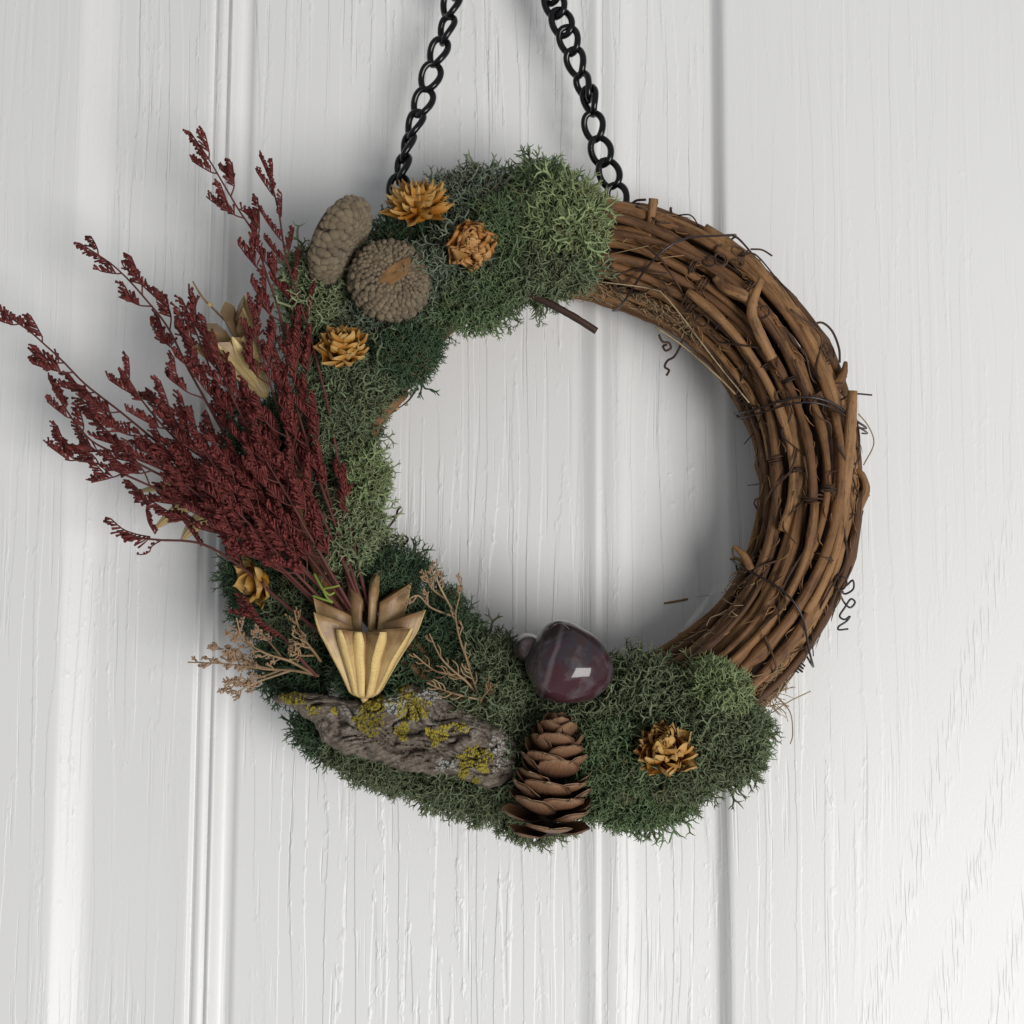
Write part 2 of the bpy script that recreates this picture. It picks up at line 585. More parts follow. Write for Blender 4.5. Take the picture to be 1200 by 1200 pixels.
# ------------------------------------------------------------------ the door
prof_l = [(-420, 0), (20, 0), (66, 0), (74, -.0001), (79, -.0006), (84, -.0018), (96, -.0038), (106, -.0054), (111, -.0060), (117, -.0062)]
prof_m1 = [(117, -.0062), (150, -.0060), (190, -.0056), (218, -.0050), (228, -.0046), (231, -.0046), (233, -.0066), (235, -.0068),
           (237, -.0052), (241, -.0046), (245, -.0047), (249, -.0060), (250.5, -.0066), (252, -.0054), (254, -.0040), (256, -.0038),
           (258, -.0042), (260, -.0066), (264, -.0086), (269, -.0094), (275, -.0092), (280, -.0080), (282, -.0072), (286, -.0071)]
prof_p = [(286, -.0071), (400, -.0069), (520, -.0068), (672, -.0070)]
prof_m2 = [(672, -.0070), (676, -.0071), (681, -.0071), (686, -.0067), (691, -.0060), (695, -.0053), (698, -.0049), (700, -.0048), (702, -.0051),
           (704, -.0056), (707, -.0057), (712, -.0050), (718, -.0046), (724, -.0044), (728, -.0044), (734, -.0049), (742, -.0058), (748, -.0061), (830, -.0062)]
prof_r = [(830, -.0062), (836, -.0062), (839, -.0060), (842, -.0052), (847, -.0028), (851, -.0009), (854, -.0002), (858, 0), (1000, 0), (1650, 0)]

door = thing("door", None, None, (0, 0, -0.7))
door['kind'] = 'structure'
ZS = np.linspace(-0.75, 0.75, 40)
for nm, prof, mt in (("stile", prof_l, M_STILE), ("moulding", prof_m1, M_MOULD), ("panel", prof_p, M_PANEL),
                     ("moulding", prof_m2, M_MOULD), ("stile", prof_r, M_STILE)):
    pr = np.array(prof, float)
    X = P(pr[:, 0], 600, 0)[:, 0]
    pr[:, 1] = np.where(pr[:, 1] > -.0062, pr[:, 1] * .78, pr[:, 1] + .0062 * .22)
    V = np.stack(np.broadcast_arrays(X[:, None], -pr[:, 1][:, None], ZS[None]), -1)
    mb = MB()
    n = len(pr)
    mb.add(V.reshape(-1, 3), [grid_faces(n, len(ZS))])
    # the back of the leaf, so that the piece has a thickness
    Vb = np.array([[X[0], .04, ZS[0]], [X[-1], .04, ZS[0]], [X[-1], .04, ZS[-1]], [X[0], .04, ZS[-1]]])
    mb.add(Vb, [[[0, 3, 2, 1]]])
    part(nm, mb, mt, door)

# ------------------------------------------------------------------ chain
chain = thing("hanging_chain", "shiny black metal chain with oval links that holds up the wreath", "chain", P(585, -95, 0.02))


def link(mb, c, axis, roll, L, W, r, twist):
    # stadium wire loop, twisted about its long axis (curb link)
    n = 28
    a = np.linspace(0, 2 * np.pi, n, endpoint=False)
    u = np.cos(a) * L / 2
    w = np.sign(np.sin(a)) * np.abs(np.sin(a)) ** 0.8 * W / 2
    tw = twist * (u / L)
    Bm = basis(axis, 0, (0, -1, 0))          # x: sideways, y: towards viewer, z: axis
    ca, sa = np.cos(roll + tw), np.sin(roll + tw)
    pts = c + u[:, None] * Bm[:, 2] + (w * ca)[:, None] * Bm[:, 0] + (w * sa)[:, None] * Bm[:, 1]
    s = 8
    T = norm(np.roll(pts, -1, 0) - np.roll(pts, 1, 0))
    out = norm(pts - c)
    N = norm(out - T * (out * T).sum(1, keepdims=True))
    Bn = np.cross(T, N)
    b = np.linspace(0, 2 * np.pi, s, endpoint=False)
    V = pts[:, None] + r * (np.cos(b)[None, :, None] * N[:, None] + np.sin(b)[None, :, None] * Bn[:, None])
    i = np.arange(n)[:, None]
    j = np.arange(s)[None]
    q = np.stack(np.broadcast_arrays(i * s + j, ((i + 1) % n) * s + j, ((i + 1) % n) * s + (j + 1) % s, i * s + (j + 1) % s), -1).reshape(-1, 4)
    mb.add(V.reshape(-1, 3), [q])


left_links = [(536, -18, 75), (528.5, 4, 35), (523, 35, 52), (513.5, 61, 30), (504.5, 90, 14), (495.5, 120, 22), (485.5, 146, 48), (477, 173, 68), (471, 198, 60), (466.5, 222, 20)]
right_links = [(644, -12, 20), (650, 4, 12), (658.5, 26, 8), (667, 47, 28), (675, 73, 42), (685, 102, 66), (692, 118, 62), (696, 148, 26), (704.5, 177, 14), (714, 203, 6), (724, 232, 30)]
# lower, then the run out of the picture up to the hook
lk = [(536 + k * 8.5, -18 - 26 * k, 40 if k % 2 else 10) for k in range(1, 4)]
lk2 = [(644 - k * 11, -12 - 25 * k, 10 if k % 2 else 45) for k in range(1, 4)]
for lst in (lk[::-1] + left_links, lk2[::-1] + right_links):
    pts = np.array([(a, b) for a, b, c in lst], float)
    hs = np.linspace(0.012, 0.018, len(lst))
    Wp = P(pts[:, 0], pts[:, 1], hs)
    Tn = norm(np.gradient(Wp, axis=0))
    px = PX(0.015)
    for k, (a, b, roll) in enumerate(lst):
        mb = MB()
        link(mb, Wp[k], Tn[k], R_(roll), 34 * px, 23.5 * px, 4.1 * px, R_(55))
        part("link", mb, M_CHAIN, chain)
mb = MB()
hp = [P(577, -85, .001), P(577, -120, .004), P(582, -128, .02), P(588, -108, .026), P(585, -92, .024), P(578, -90, .022)]
tube(mb, spline(hp, 24), 0.0016, 8)
hook = mesh_thing("wall_hook", mb, M_CHAIN, "black wire hook fixed to the door above the wreath", "hook", P(577, -85, .001))

# ------------------------------------------------------------------ the grapevine ring
CX, CY, RM = 665.0, 566.0, 283.0
RA, RH, H0 = 51.0, 0.0195, 0.0225       # half width (px), half depth (m), depth of the ring's middle
wreath = thing("grapevine_wreath", "round brown wreath of twisted grapevine hanging on the white door", "wreath", P(CX, CY, 0.0))


def ring_pt(th, psi, f=1.0):
    """th: angle round the ring in the picture (0 right, 90 down); psi: round the tube (0 outside, 90 front)"""
    th, psi, f = np.broadcast_arrays(np.asarray(th, float), np.asarray(psi, float), np.asarray(f, float))
    h = H0 + RH * f * np.sin(psi)
    k = 1 - 0.0 * h
    r = RM + RA * f * np.cos(psi)
    # pixel of the ring's mid plane, so that depth gives true parallax
    c = P(CX, CY, H0)
    e = PX(H0)
    return np.stack([c[0] + e * r * np.cos(th), -h, c[2] - e * r * np.sin(th)], -1)


EPX = PX(H0)


def vine(psi0, drift, th0, th1, rad, f=1.0, wob=0.12, mat=None, nodes=True, name="vine"):
    n = int(max(14, abs(th1 - th0) / R_(2.4)))
    th = np.linspace(th0, th1, n)
    ph = rng.uniform(0, 6.28, 4)
    psi = psi0 + drift * (th - th0) + wob * np.sin(2.3 * th + ph[0]) + wob * 0.5 * np.sin(6.1 * th + ph[1])
    ff = f + 0.05 * np.sin(3.1 * th + ph[2]) + 0.03 * np.sin(9 * th + ph[3])
    p = ring_pt(th, psi, ff)
    r = rad * EPX * (1 + 0.10 * np.sin(4 * th + ph[1]) + 0.04 * rng.standard_normal(n))
    if nodes:
        t = th0 + rng.uniform(0.1, 0.6)
        while t < th1:
            g = np.exp(-((th - t) / R_(2.6)) ** 2)
            r = r * (1 + rng.uniform(0.25, 0.6) * g)
            p = p + (g * rng.uniform(-0.8, 0.8))[:, None] * EPX * 2.2 * norm(ring_pt(th, psi, 1.2) - ring_pt(th, psi, 0.9))
            t += rng.uniform(0.45, 1.0)
    mb = MB()
    tube(mb, p, r, 9, True, seed=float(rng.uniform(0, 5)), lump=0.06)
    return part(name, mb, mat or M_VINE, wreath)


# shell of vines all round the tube
NS = 31
for i in range(NS):
    a = rng.uniform(-0.35, 0.1)
    vine(2 * math.pi * i / NS + rng.uniform(-.05, .05), .07 + rng.uniform(-.05, .05), R_(-140) + a, R_(110) + rng.uniform(0, .6),
         rng.uniform(4.0, 6.2), f=(.96, 1.09)[i % 2] + rng.uniform(-.05, .05), wob=.085)
# second layer below, darker
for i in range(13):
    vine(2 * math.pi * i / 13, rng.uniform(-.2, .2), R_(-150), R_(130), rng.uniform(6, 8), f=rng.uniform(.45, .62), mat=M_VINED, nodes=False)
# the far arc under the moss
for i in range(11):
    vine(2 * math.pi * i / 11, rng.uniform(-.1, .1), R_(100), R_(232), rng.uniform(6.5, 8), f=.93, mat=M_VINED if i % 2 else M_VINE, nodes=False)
# loose strands laid over the front
for (p0, dr, a0, a1, rr, ff) in ((60, .30, -118, -18, 6.2, 1.15), (125, -.30, -98, 5, 6.0, 1.15), (35, .35, -62, 30, 6.4, 1.14),
                                 (70, .20, -14, 78, 6.8, 1.16), (150, -.3, -20, 74, 5.0, 1.12), (30, .3, 2, 72, 5.5, 1.14), (85, .10, -112, -52, 5.4, 1.17),
                                 (118, .15, -58, 14, 5.6, 1.17), (100, -.1, 6, 70, 6.0, 1.17), (165, -.15, -84, -6, 5.2, 1.07)):
    vine(R_(p0), dr, R_(a0), R_(a1), rr * .82, f=ff, wob=.06)


def px_tube(pts, rad, mat, name, n=40, sides=6, parent=None, lump=0.0, taper=None):
    a = np.array(pts, float)
    p = spline(P(a[:, 0], a[:, 1], a[:, 2]), n)
    r = np.full(n, rad) if np.isscalar(rad) else np.interp(np.linspace(0, 1, n), np.linspace(0, 1, len(rad)), rad)
    mb = MB()
    tube(mb, p, r * PX(a[:, 2].mean()), sides, True, seed=float(rng.uniform(0, 4)), lump=lump)
    return part(name, mb, mat, parent or wreath)


# forked stubs and broken ends that stand out of the ring
for pts, rad in (([(758, 292, .040), (762, 272, .042), (764, 252, .043), (766, 233, .044)], [7.5, 6.5, 5.2, 5.6]),
                 ([(905, 420, .046), (888, 385, .049), (881, 360, .051), (893, 326, .053)], [6, 6.5, 6, 3.6]),
                 ([(885, 360, .048), (872, 348, .050), (850, 338, .049), (838, 326, .047)], [4, 6.5, 6.5, 4.5]),
                 ([(985, 600, .040), (990, 560, .043), (996, 510, .044), (999, 458, .045)], [8, 8.2, 7, 5.2]),
                 ([(996, 640, .028), (1003, 600, .030), (1014, 575, .032), (1010, 556, .034), (1000, 550, .033)], [6, 7.5, 6.5, 5, 3]),
                 ([(1000, 605, .03), (999, 620, .03), (996, 634, .031)], [5, 4.2, 2.5]),
                 ([(958, 465, .04), (978, 452, .038), (988, 438, .036), (991, 424, .035)], [4, 6.5, 5, 2]),
                 ([(860, 640, .035), (872, 652, .037), (880, 668, .038)], [2, 4, 4.5])):
    px_tube(pts, rad, M_VINE, "vine_stub", 26, 9, lump=0.1)

# bronze wire that binds the ring
def wrap(tho, thi, turns=1.0, rad=1.35):
    n = 70
    s = np.linspace(0, 1, n) * turns
    psi = s * 2 * np.pi
    w = 0.5 - 0.5 * np.cos(psi)
    th = R_(tho) * (1 - w) + R_(thi) * w + 0.02 * np.sin(psi * 3)
    p = ring_pt(th, psi, 1.36 + 0.05 * np.sin(psi * 5))
    mb = MB()
    tube(mb, p, rad * EPX, 6)
    part("binding_wire", mb, M_WIRE, wreath)


wrap(-56.5, -75)
wrap(-11, -23)
wrap(-10, -21.5, 0.5, 1.1)
wrap(36.5, 25)


def helix_coil(c, axis, R, turns, rad, pitch, grow=0.0, mat=None):
    n = int(22 * turns)
    t = np.linspace(0, 1, n)
    Bm = basis(axis, rng.uniform(0, 6))
    rr = R * (1 - grow * t) * (1 + .18 * np.sin(2 * np.pi * turns * t * 1.37 + rng.uniform(0, 6)))
    a = 2 * np.pi * turns * t
    p = np.asarray(c) + (rr * np.cos(a))[:, None] * Bm[:, 0] + (rr * np.sin(a))[:, None] * Bm[:, 1] + (t * pitch)[:, None] * Bm[:, 2]
    mb = MB()
    tube(mb, p, rad * np.interp(t, [0, .8, 1], [1, .9, .4]), 5)
    part("tendril", mb, mat or M_TEND, wreath)


# curls that grip the vines, scattered over the visible arc
for k in range(34):
    th = R_(rng.choice([rng.uniform(-80, 45), rng.uniform(-58, -45), rng.uniform(-32, -18), rng.uniform(-6, 8)]))
    psi = R_(rng.uniform(15, 165))
    c = ring_pt(th, psi, 1.10)
    tang = ring_pt(th + .02, psi, 1.1) - c
    if k % 3:
        helix_coil(c - norm(tang) * 5 * EPX, tang, rng.uniform(7.5, 10) * EPX, rng.uniform(2, 3.5), 1.2 * EPX, rng.uniform(6, 12) * EPX)
    else:
        helix_coil(ring_pt(th, psi, 1.24), ring_pt(th, psi, 1.3) - ring_pt(th, psi, 1.0), rng.uniform(5, 11) * EPX, rng.uniform(.8, 1.7), 1.2 * EPX, rng.uniform(3, 9) * EPX, rng.uniform(.1, .8))
# long loose runners across the front of the ring
for k in range(30):
    th = R_(rng.uniform(-85, 40))
    psi = R_(rng.uniform(10, 150))
    q = [(th, psi)]
    for j in range(4):
        q.append((q[-1][0] + R_(rng.uniform(2, 8)), q[-1][1] + R_(rng.uniform(-30, 30))))
    q = np.array(q)
    p = spline(ring_pt(q[:, 0], q[:, 1], 1.20 + .08 * rng.standard_normal(5)), 30)
    mb = MB()
    tube(mb, p, np.linspace(1.5, .7, 30) * EPX, 5)
    part("tendril", mb, M_TEND, wreath)

# tendrils seen against the door
for pts, r in (([(948, 405, .03), (950, 385, .03), (962, 378, .03), (975, 388, .029), (983, 408, .028), (984, 425, .028)], 1.5),
               ([(940, 385, .03), (955, 390, .028), (960, 400, .027), (955, 410, .026), (948, 412, .026)], 1.2),
               ([(963, 412, .03), (972, 410, .029), (978, 418, .028), (974, 428, .028), (966, 422, .029), (970, 432, .029), (977, 434, .028)], 1.2),
               ([(772, 392, .03), (776, 400, .03), (784, 402, .029), (786, 408, .029), (780, 411, .029), (777, 406, .029), (781, 404, .028)], 1.5),
               ([(800, 398, .03), (796, 408, .03), (790, 418, .03), (782, 423, .03), (779, 430, .03), (784, 434, .03), (781, 440, .03)], 1.5),
               ([(730, 262, .03), (734, 248, .03), (744, 236, .03), (757, 234, .032)], 1.6),
               ([(794, 272, .03), (797, 262, .03), (789, 256, .03), (786, 246, .028), (787, 243, .028)], 1.7),
               ([(778, 263, .03), (785, 260, .03), (793, 264, .03), (800, 270, .03)], 1.1),
               ([(925, 345, .03), (932, 348, .03), (936, 356, .029), (932, 362, .029)], 1.1),
               ([(983, 470, .04), (1000, 462, .04), (1022, 463, .04)], 1.1),
               ([(905, 300, .03), (893, 293, .03), (880, 292, .032)], 1.2),
               ([(838, 300, .044), (840, 290, .044), (846, 287, .043)], 1.6)):
    px_tube(pts, r, M_TEND, "tendril", 40, 5)
px_tube([(983, 672, .022), (979, 684, .022), (990, 687, .022), (999, 680, .021), (1000, 690, .020), (990, 696, .021), (983, 690, .022), (988, 704, .020), (996, 712, .020),
         (1002, 706, .020), (997, 702, .021), (990, 712, .021), (984, 722, .021), (990, 726, .020), (996, 722, .020), (992, 728, .02), (983, 734, .02), (983, 738, .02), (994, 737, .02)],
        1.25, M_STEEL, "tendril", 110, 6)
# pale straws and shreds
for pts, r in (([(702, 330, .044), (760, 338, .046), (782, 350, .047), (840, 425, .047), (878, 472, .046)], .9),
               ([(768, 383, .035), (800, 405, .032), (840, 440, .03), (862, 462, .03)], 1.3),
               ([(895, 490, .02), (893, 520, .018), (896, 545, .016), (892, 565, .015), (876, 569, .015)], .6),
               ([(900, 700, .018), (894, 550, .016)], .3),
               ([(1006, 485, .03), (1018, 500, .028), (1024, 520, .027), (1012, 545, .028)], .8),
               ([(778, 707, -.0047), (790, 705, -.0045), (806, 702, -.0047)], 1.3),
               ([(815, 700, -.005), (826, 698, -.005), (836, 699, -.005)], .8),
               ([(905, 835, .02), (925, 822, .018), (950, 810, .016)], .7),
               ([(912, 818, .02), (926, 835, .018), (929, 860, .016), (926, 872, .016)], .7),
               ([(900, 828, .022), (915, 825, .02), (925, 828, .02)], .7),
               ([(855, 655, .02), (866, 655, .02), (876, 662, .022)], 1.6),
               ([(858, 642, .02), (860, 652, .02), (870, 660, .021)], 1.2),
               ([(742, 272, .045), (730, 284, .045)], .5), ([(715, 298, .046), (760, 288, .046)], .5), ([(775, 302, .046), (812, 298, .046)], .5)):
    px_tube(pts, r, M_STRAW, "fibre", 20, 4)
# shredded bark along the inner top and the lower outer edge
mb = MB()
for k in range(260):
    if k < 150:
        th, psi = R_(rng.uniform(-98, -50)), R_(rng.uniform(150, 185))
    elif k < 220:
        th, psi = R_(rng.uniform(38, 52)), R_(rng.uniform(-10, 60))
    else:
        th, psi = R_(rng.uniform(20, 60)), R_(rng.uniform(130, 190))
    q = [(th, psi, 1.12)]
    for j in range(3):
        q.append((q[-1][0] + R_(rng.uniform(-1, 3.2)), q[-1][1] + R_(rng.uniform(-10, 10)), q[-1][2] + rng.uniform(-.05, .09)))
    q = np.array(q)
    tube(mb, spline(ring_pt(q[:, 0], q[:, 1], q[:, 2]), 8), rng.uniform(.35, .9) * EPX, 3, False, seed=k * .1)
part("shredded_bark", mb, M_STRAW, wreath)['kind'] = 'stuff'
mb = MB()
for k in range(320):
    th, psi = R_(rng.uniform(-96, 50)), R_(rng.uniform(5, 175))
    q = [(th, psi, 1.14)]
    for j in range(3):
        q.append((q[-1][0] + R_(rng.uniform(.3, 2.2)), q[-1][1] + R_(rng.uniform(-5, 5)), q[-1][2] + rng.uniform(-.02, .05)))
    q = np.array(q)
    tube(mb, spline(ring_pt(q[:, 0], q[:, 1], q[:, 2]), 7), np.array([.3, .8, 1, 1, .8, .6, .3]) * rng.uniform(.6, 1.3) * EPX, 3, False, seed=k * .1)
part("shredded_bark", mb, M_VINE, wreath)['kind'] = 'stuff'
# roots of fibre at the lower right
mb = MB()
for k in range(26):
    a = rng.uniform(-.6, 1.3)
    L = rng.uniform(10, 30)
    x0, y0 = 900 + rng.uniform(-8, 10), 818 + rng.uniform(-12, 12)
    pts = P([x0, x0 + .5 * L * math.cos(a), x0 + L * math.cos(a + rng.uniform(-.5, .5))],
            [y0, y0 + .5 * L * math.sin(a) + rng.uniform(-3, 3), y0 + L * math.sin(a)], [.02, .022, .02])
    tube(mb, spline(pts, 8), .45 * EPX, 3, False, seed=k)
part("shredded_bark", mb, M_STRAW, wreath)['kind'] = 'stuff'

# ------------------------------------------------------------------ moss
def frond_template(seed, thick, levels=4, spread=0.65, curl=0.25):
    """one lichen frond: repeated forking; unit height about 1; returns V, quads, t"""
    r = np.random.default_rng(seed)
    Vs, Qs, Ts = [], [], []
    cnt = [0]

    def seg(p, d, L, rad, lev):
        d = norm(d)
        k = norm(r.standard_normal(3))
        mid = p + d * L * .5 + k * L * curl * .35
        d2 = norm(d + k * -curl * .5 + r.standard_normal(3) * .12)
        end = mid + d2 * L * .5
        a = norm(np.cross(d, [.31, .77, .55]))
        b = np.cross(d, a)
        ang = np.array([0, 2.094, 4.189])
        ring = np.cos(ang)[:, None] * a + np.sin(ang)[:, None] * b
        r1 = rad * (.80 if lev < levels else .22)
        rows = np.vstack([p + ring * rad, mid + ring * (rad + r1) * .52, end + ring * r1])
        i = np.arange(3)
        j = (i + 1) % 3
        for o in (0, 3):
            Qs.append(np.stack([o + i, o + j, o + 3 + j, o + 3 + i], -1) + cnt[0])
        Vs.append(rows)
        Ts.append(np.full(9, lev / levels) + np.repeat([0, .1, .2], 3))
        cnt[0] += 9
        if lev < levels:
            nb = 2 if r.random() < .72 else 3
            base = norm(np.cross(d2, r.standard_normal(3)))
            for q in range(nb):
                ang2 = 2 * math.pi * q / nb + r.uniform(-.4, .4)
                side = base * math.cos(ang2) + np.cross(d2, base) * math.sin(ang2)
                seg(end, d2 + side * spread * r.uniform(.7, 1.5), L * r.uniform(.62, .92), r1, lev + 1)

    seg(np.zeros(3), np.array([0, 0, 1.0]), .32, thick, 0)
    return np.vstack(Vs), np.vstack(Qs), np.clip(np.concatenate(Ts), 0, 1)


TEMPL = {}
for key, th_, lv, sp_, cu in (('net', .050, 4, .85, .6), ('fine', .046, 4, .70, .4), ('wide', .050, 4, 1.0, .8)):
    TEMPL[key] = [frond_template(11 * i + len(key), th_, lv, sp_, cu) for i in range(10)]

MOSSGRP = "dyed reindeer moss clumps glued round the wreath"


def moss(label, cx, cy, a, b, rot, h, depth, color, kind, n, size, back=0.15, core=0.82, tone=0.5, name="moss_clump"):
    """an ellipsoid clump whose shell is grown over with forking fronds"""
    C = P(cx, cy, h)
    e = PX(h)
    A, Bx, D = a * e * 1.04, b * e * 1.04, depth * .62
    C = P(cx, cy, h + depth * .30)
    ca, sa = math.cos(R_(rot)), math.sin(R_(rot))
    mb = MB()

    def world(d):      # unit dirs -> ellipsoid points and normals (x right, y back, z up; rot clockwise in the picture)
        def turn(v):
            return np.stack([v[:, 0] * ca - v[:, 2] * -sa * -1 * -1, v[:, 1], v[:, 2]], 1) if False else \
                np.stack([v[:, 0] * ca + v[:, 2] * sa, v[:, 1], -v[:, 0] * sa + v[:, 2] * ca], 1)
        p = turn(d * np.array([A, D, Bx]))
        nn = norm(turn(d / np.array([A, D, Bx])))
        return p, nn
    # fronds
    d = rng.standard_normal((n * 3, 3))
    d = norm(d)
    d = d[d[:, 1] < back][:int(n * {'net': .62, 'fine': .60, 'wide': .62}[kind])]
    n = len(d)
    FZ = {'net': 1.45, 'fine': 1.42, 'wide': 1.5}[kind]
    size = size * FZ
    # lumps: the clump is made of several cushions
    cush = norm(rng.standard_normal((9, 3)))
    lum = np.max((d @ cush.T) ** 3, axis=1)
    p, nn = world(d)
    sd = cx * .37 + cy * .11
    wob = np.array([mnoise.noise(Vector((q[0] * 1.5 + sd, q[1] * 1.5, q[2] * 1.5))) + .5 * mnoise.noise(Vector((q[0] * 4 + sd, q[1] * 4, q[2] * 4 + 3))) for q in d])
    p = p * (0.72 + 0.34 * lum + .36 * wob)[:, None]
    grow = norm(nn * 1.0 + rng.standard_normal((n, 3)) * 0.75)
    tmp = TEMPL[kind]
    which = rng.integers(0, len(tmp), n)
    rollv = rng.uniform(0, 2 * np.pi, n)
    sc = size * e * rng.uniform(.55, 1.3, n)
    big = rng.random(n) < .07
    sc = np.where(big, sc * 1.5, sc)
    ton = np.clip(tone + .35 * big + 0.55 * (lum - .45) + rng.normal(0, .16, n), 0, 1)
    rnd = rng.uniform(0, 1, n)
    z = grow
    ref = np.where(np.abs(z[:, 2:3]) > .95, np.array([[1.0, 0, 0]]), np.array([[0, 0, 1.0]]))
    x = norm(np.cross(ref, z))
    y = np.cross(z, x)
    x2 = x * np.cos(rollv)[:, None] + y * np.sin(rollv)[:, None]
    y2 = np.cross(z, x2)
    for t in range(len(tmp)):
        idx = np.where(which == t)[0]
        if not len(idx):
            continue
        V, Q, T = tmp[t]
        base = C + p[idx] - grow[idx] * (sc[idx] * .40)[:, None]
        W = base[:, None] + sc[idx][:, None, None] * (V[None, :, 0:1] * x2[idx][:, None] + V[None, :, 1:2] * y2[idx][:, None] + V[None, :, 2:3] * z[idx][:, None])
        W[..., 1] = np.minimum(W[..., 1], 0.004)
        k = len(idx)
        tc = np.stack([np.broadcast_to(T[None], (k, len(V))), np.broadcast_to(rnd[idx][:, None], (k, len(V))), np.broadcast_to(ton[idx][:, None], (k, len(V)))], -1)
        F = (Q[None] + (np.arange(k) * len(V))[:, None, None]).reshape(-1, 4)
        mb.add(W.reshape(-1, 3), [F], tc.reshape(-1, 3))
    # matted heart of the clump, coloured dark as painted shade between the fronds
    SV, SF = sphere_mesh(14, 20)
    pc, _ = world(SV)
    w = np.array([mnoise.noise(Vector(tuple(q * 160 + cx))) for q in pc])
    pc = pc * ((core - .08) * (1 + .16 * w))[:, None] + C
    pc[:, 1] = np.minimum(pc[:, 1], 0.004)
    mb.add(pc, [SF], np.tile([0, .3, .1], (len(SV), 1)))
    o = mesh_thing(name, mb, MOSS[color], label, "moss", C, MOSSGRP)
    return o


D_ = 1.0
for args in (
    # top of the ring
    ("deep green moss tuft at the very top of the wreath", 632, 230, 36, 24, 0, .030, .020, 'green', 'fine', 520, 22),
    ("large light green moss clump at top, meeting the bare vines", 660, 264, 36, 36, 10, .034, .022, 'lime', 'net', 520, 30),
    ("grey-green moss tuft right of the topmost yellow flower", 552, 240, 46, 30, -10, .028, .018, 'slate', 'net', 330, 26),
    ("green moss strip right of the rust-coloured curly flower", 598, 270, 34, 36, 20, .038, .018, 'green', 'fine', 380, 20),
    ("sage moss clump under the curly flower, above the cut twig", 634, 318, 52, 27, -14, .034, .020, 'olive', 'net', 480, 27),
    ("bright green moss clump on inner edge below the curly flower", 562, 350, 50, 26, -28, .034, .018, 'green', 'net', 420, 22),
    ("dark moss bed between the acorn caps and topmost yellow flower", 500, 296, 70, 44, 10, .024, .018, 'deep', 'fine', 520, 22),
    ("pale sage moss clump left of the acorn caps", 374, 350, 34, 60, 12, .030, .018, 'sage', 'wide', 300, 28),
    ("dark grey moss bed below the round acorn cap", 464, 376, 60, 28, -10, .024, .018, 'slate', 'net', 280, 24),
    ("vivid dark green moss cushion right of the small yellow flower", 474, 414, 36, 30, -40, .032, .018, 'deep', 'fine', 720, 19),
    ("dark sage moss hollow between the round acorn cap and curly flower", 532, 316, 54, 34, -25, .035, .016, 'slate', 'net', 330, 24),
    ("dark moss gap between the round acorn cap and small yellow flower", 424, 384, 40, 22, 10, .030, .016, 'slate', 'net', 200, 24),
    # left of the ring
    ("dark olive moss mat under the small yellow flower", 412, 450, 42, 44, 30, .030, .018, 'olive', 'net', 520, 25),
    ("dark moss mat on left arc beside the inner brown vine", 394, 516, 36, 44, 10, .030, .018, 'olive', 'net', 440, 24),
    ("bright green moss tuft on the inner edge of left arc", 426, 560, 20, 28, 0, .034, .016, 'lime', 'net', 210, 24),
    ("pale sage moss clump on left arc below the bright tuft", 416, 626, 32, 42, -10, .032, .018, 'sage', 'net', 380, 25),
    ("round dark green moss cushion left of the upright buff sprig", 462, 676, 26, 23, 0, .034, .016, 'deep', 'fine', 520, 19),
    ("blackish green moss mat behind the burgundy sprigs", 334, 580, 58, 108, -16, .018, .014, 'deep', 'net', 520, 26),
    ("dark teal moss tuft on outer edge beside the half-hidden golden flower", 296, 694, 24, 40, -10, .022, .016, 'deep', 'fine', 460, 20),
    ("shaded sage moss patch under the burgundy stems by the pod", 356, 712, 34, 32, 0, .024, .016, 'olive', 'net', 260, 24),
    ("dark moss patch behind the left buff sprigs", 352, 778, 38, 32, 20, .020, .014, 'deep', 'net', 300, 24),
    # bottom of the ring
    ("dark green moss clump between seed pod and upright buff sprig", 516, 742, 34, 40, -10, .028, .018, 'deep', 'fine', 620, 20),
    ("olive moss bed left of the purple stone", 575, 800, 44, 46, 30, .032, .018, 'olive', 'net', 560, 24),
    ("dark moss fringe hanging under the middle of the bark", 444, 890, 54, 20, 20, .028, .017, 'olive', 'fine', 640, 23),
    ("dark moss fringe hanging under the lower end of the bark", 540, 926, 58, 17, 17, .028, .016, 'olive', 'fine', 520, 23),
    ("shaded dark moss bed between the seed pod and the bark", 468, 800, 66, 30, 12, .034, .014, 'deep', 'net', 320, 24),
    ("shaded moss hollow between the purple stone and pine cone", 652, 838, 60, 34, 0, .034, .016, 'olive', 'net', 340, 24),
    ("dark moss bed behind the right end of the bark", 594, 862, 34, 56, 0, .034, .014, 'olive', 'net', 380, 24),
    ("small moss tuft poking out behind the pine cone base", 618, 956, 34, 18, 20, .024, .014, 'olive', 'fine', 240, 22),
    ("dark moss tuft hanging from the left end of the bark", 372, 862, 14, 24, -30, .024, .014, 'deep', 'fine', 180, 20),
    ("dark moss bed under and right of the purple stone", 738, 822, 62, 40, 12, .034, .020, 'olive', 'wide', 480, 28),
    ("green moss bed between the pine cone and bottom yellow flower", 722, 884, 50, 44, 0, .036, .020, 'green', 'net', 600, 24, .15, .82, .2),
    ("bright green moss tuft where moss meets the lower vines", 838, 806, 26, 18, 10, .040, .018, 'lime', 'net', 240, 24, .15, .8, .2),
    ("large sage moss clump right of the bottom yellow flower", 826, 872, 54, 46, -20, .038, .020, 'olive', 'net', 640, 26),
    ("green moss lobe at the lower right end, on outer edge", 860, 862, 26, 40, 20, .030, .018, 'green', 'net', 380, 22, .15, .82, .3),
    ("ragged green moss fringe at the bottom right of the pine cone", 756, 934, 62, 24, -10, .030, .018, 'green', 'net', 520, 22, .15, .82, .4),
):
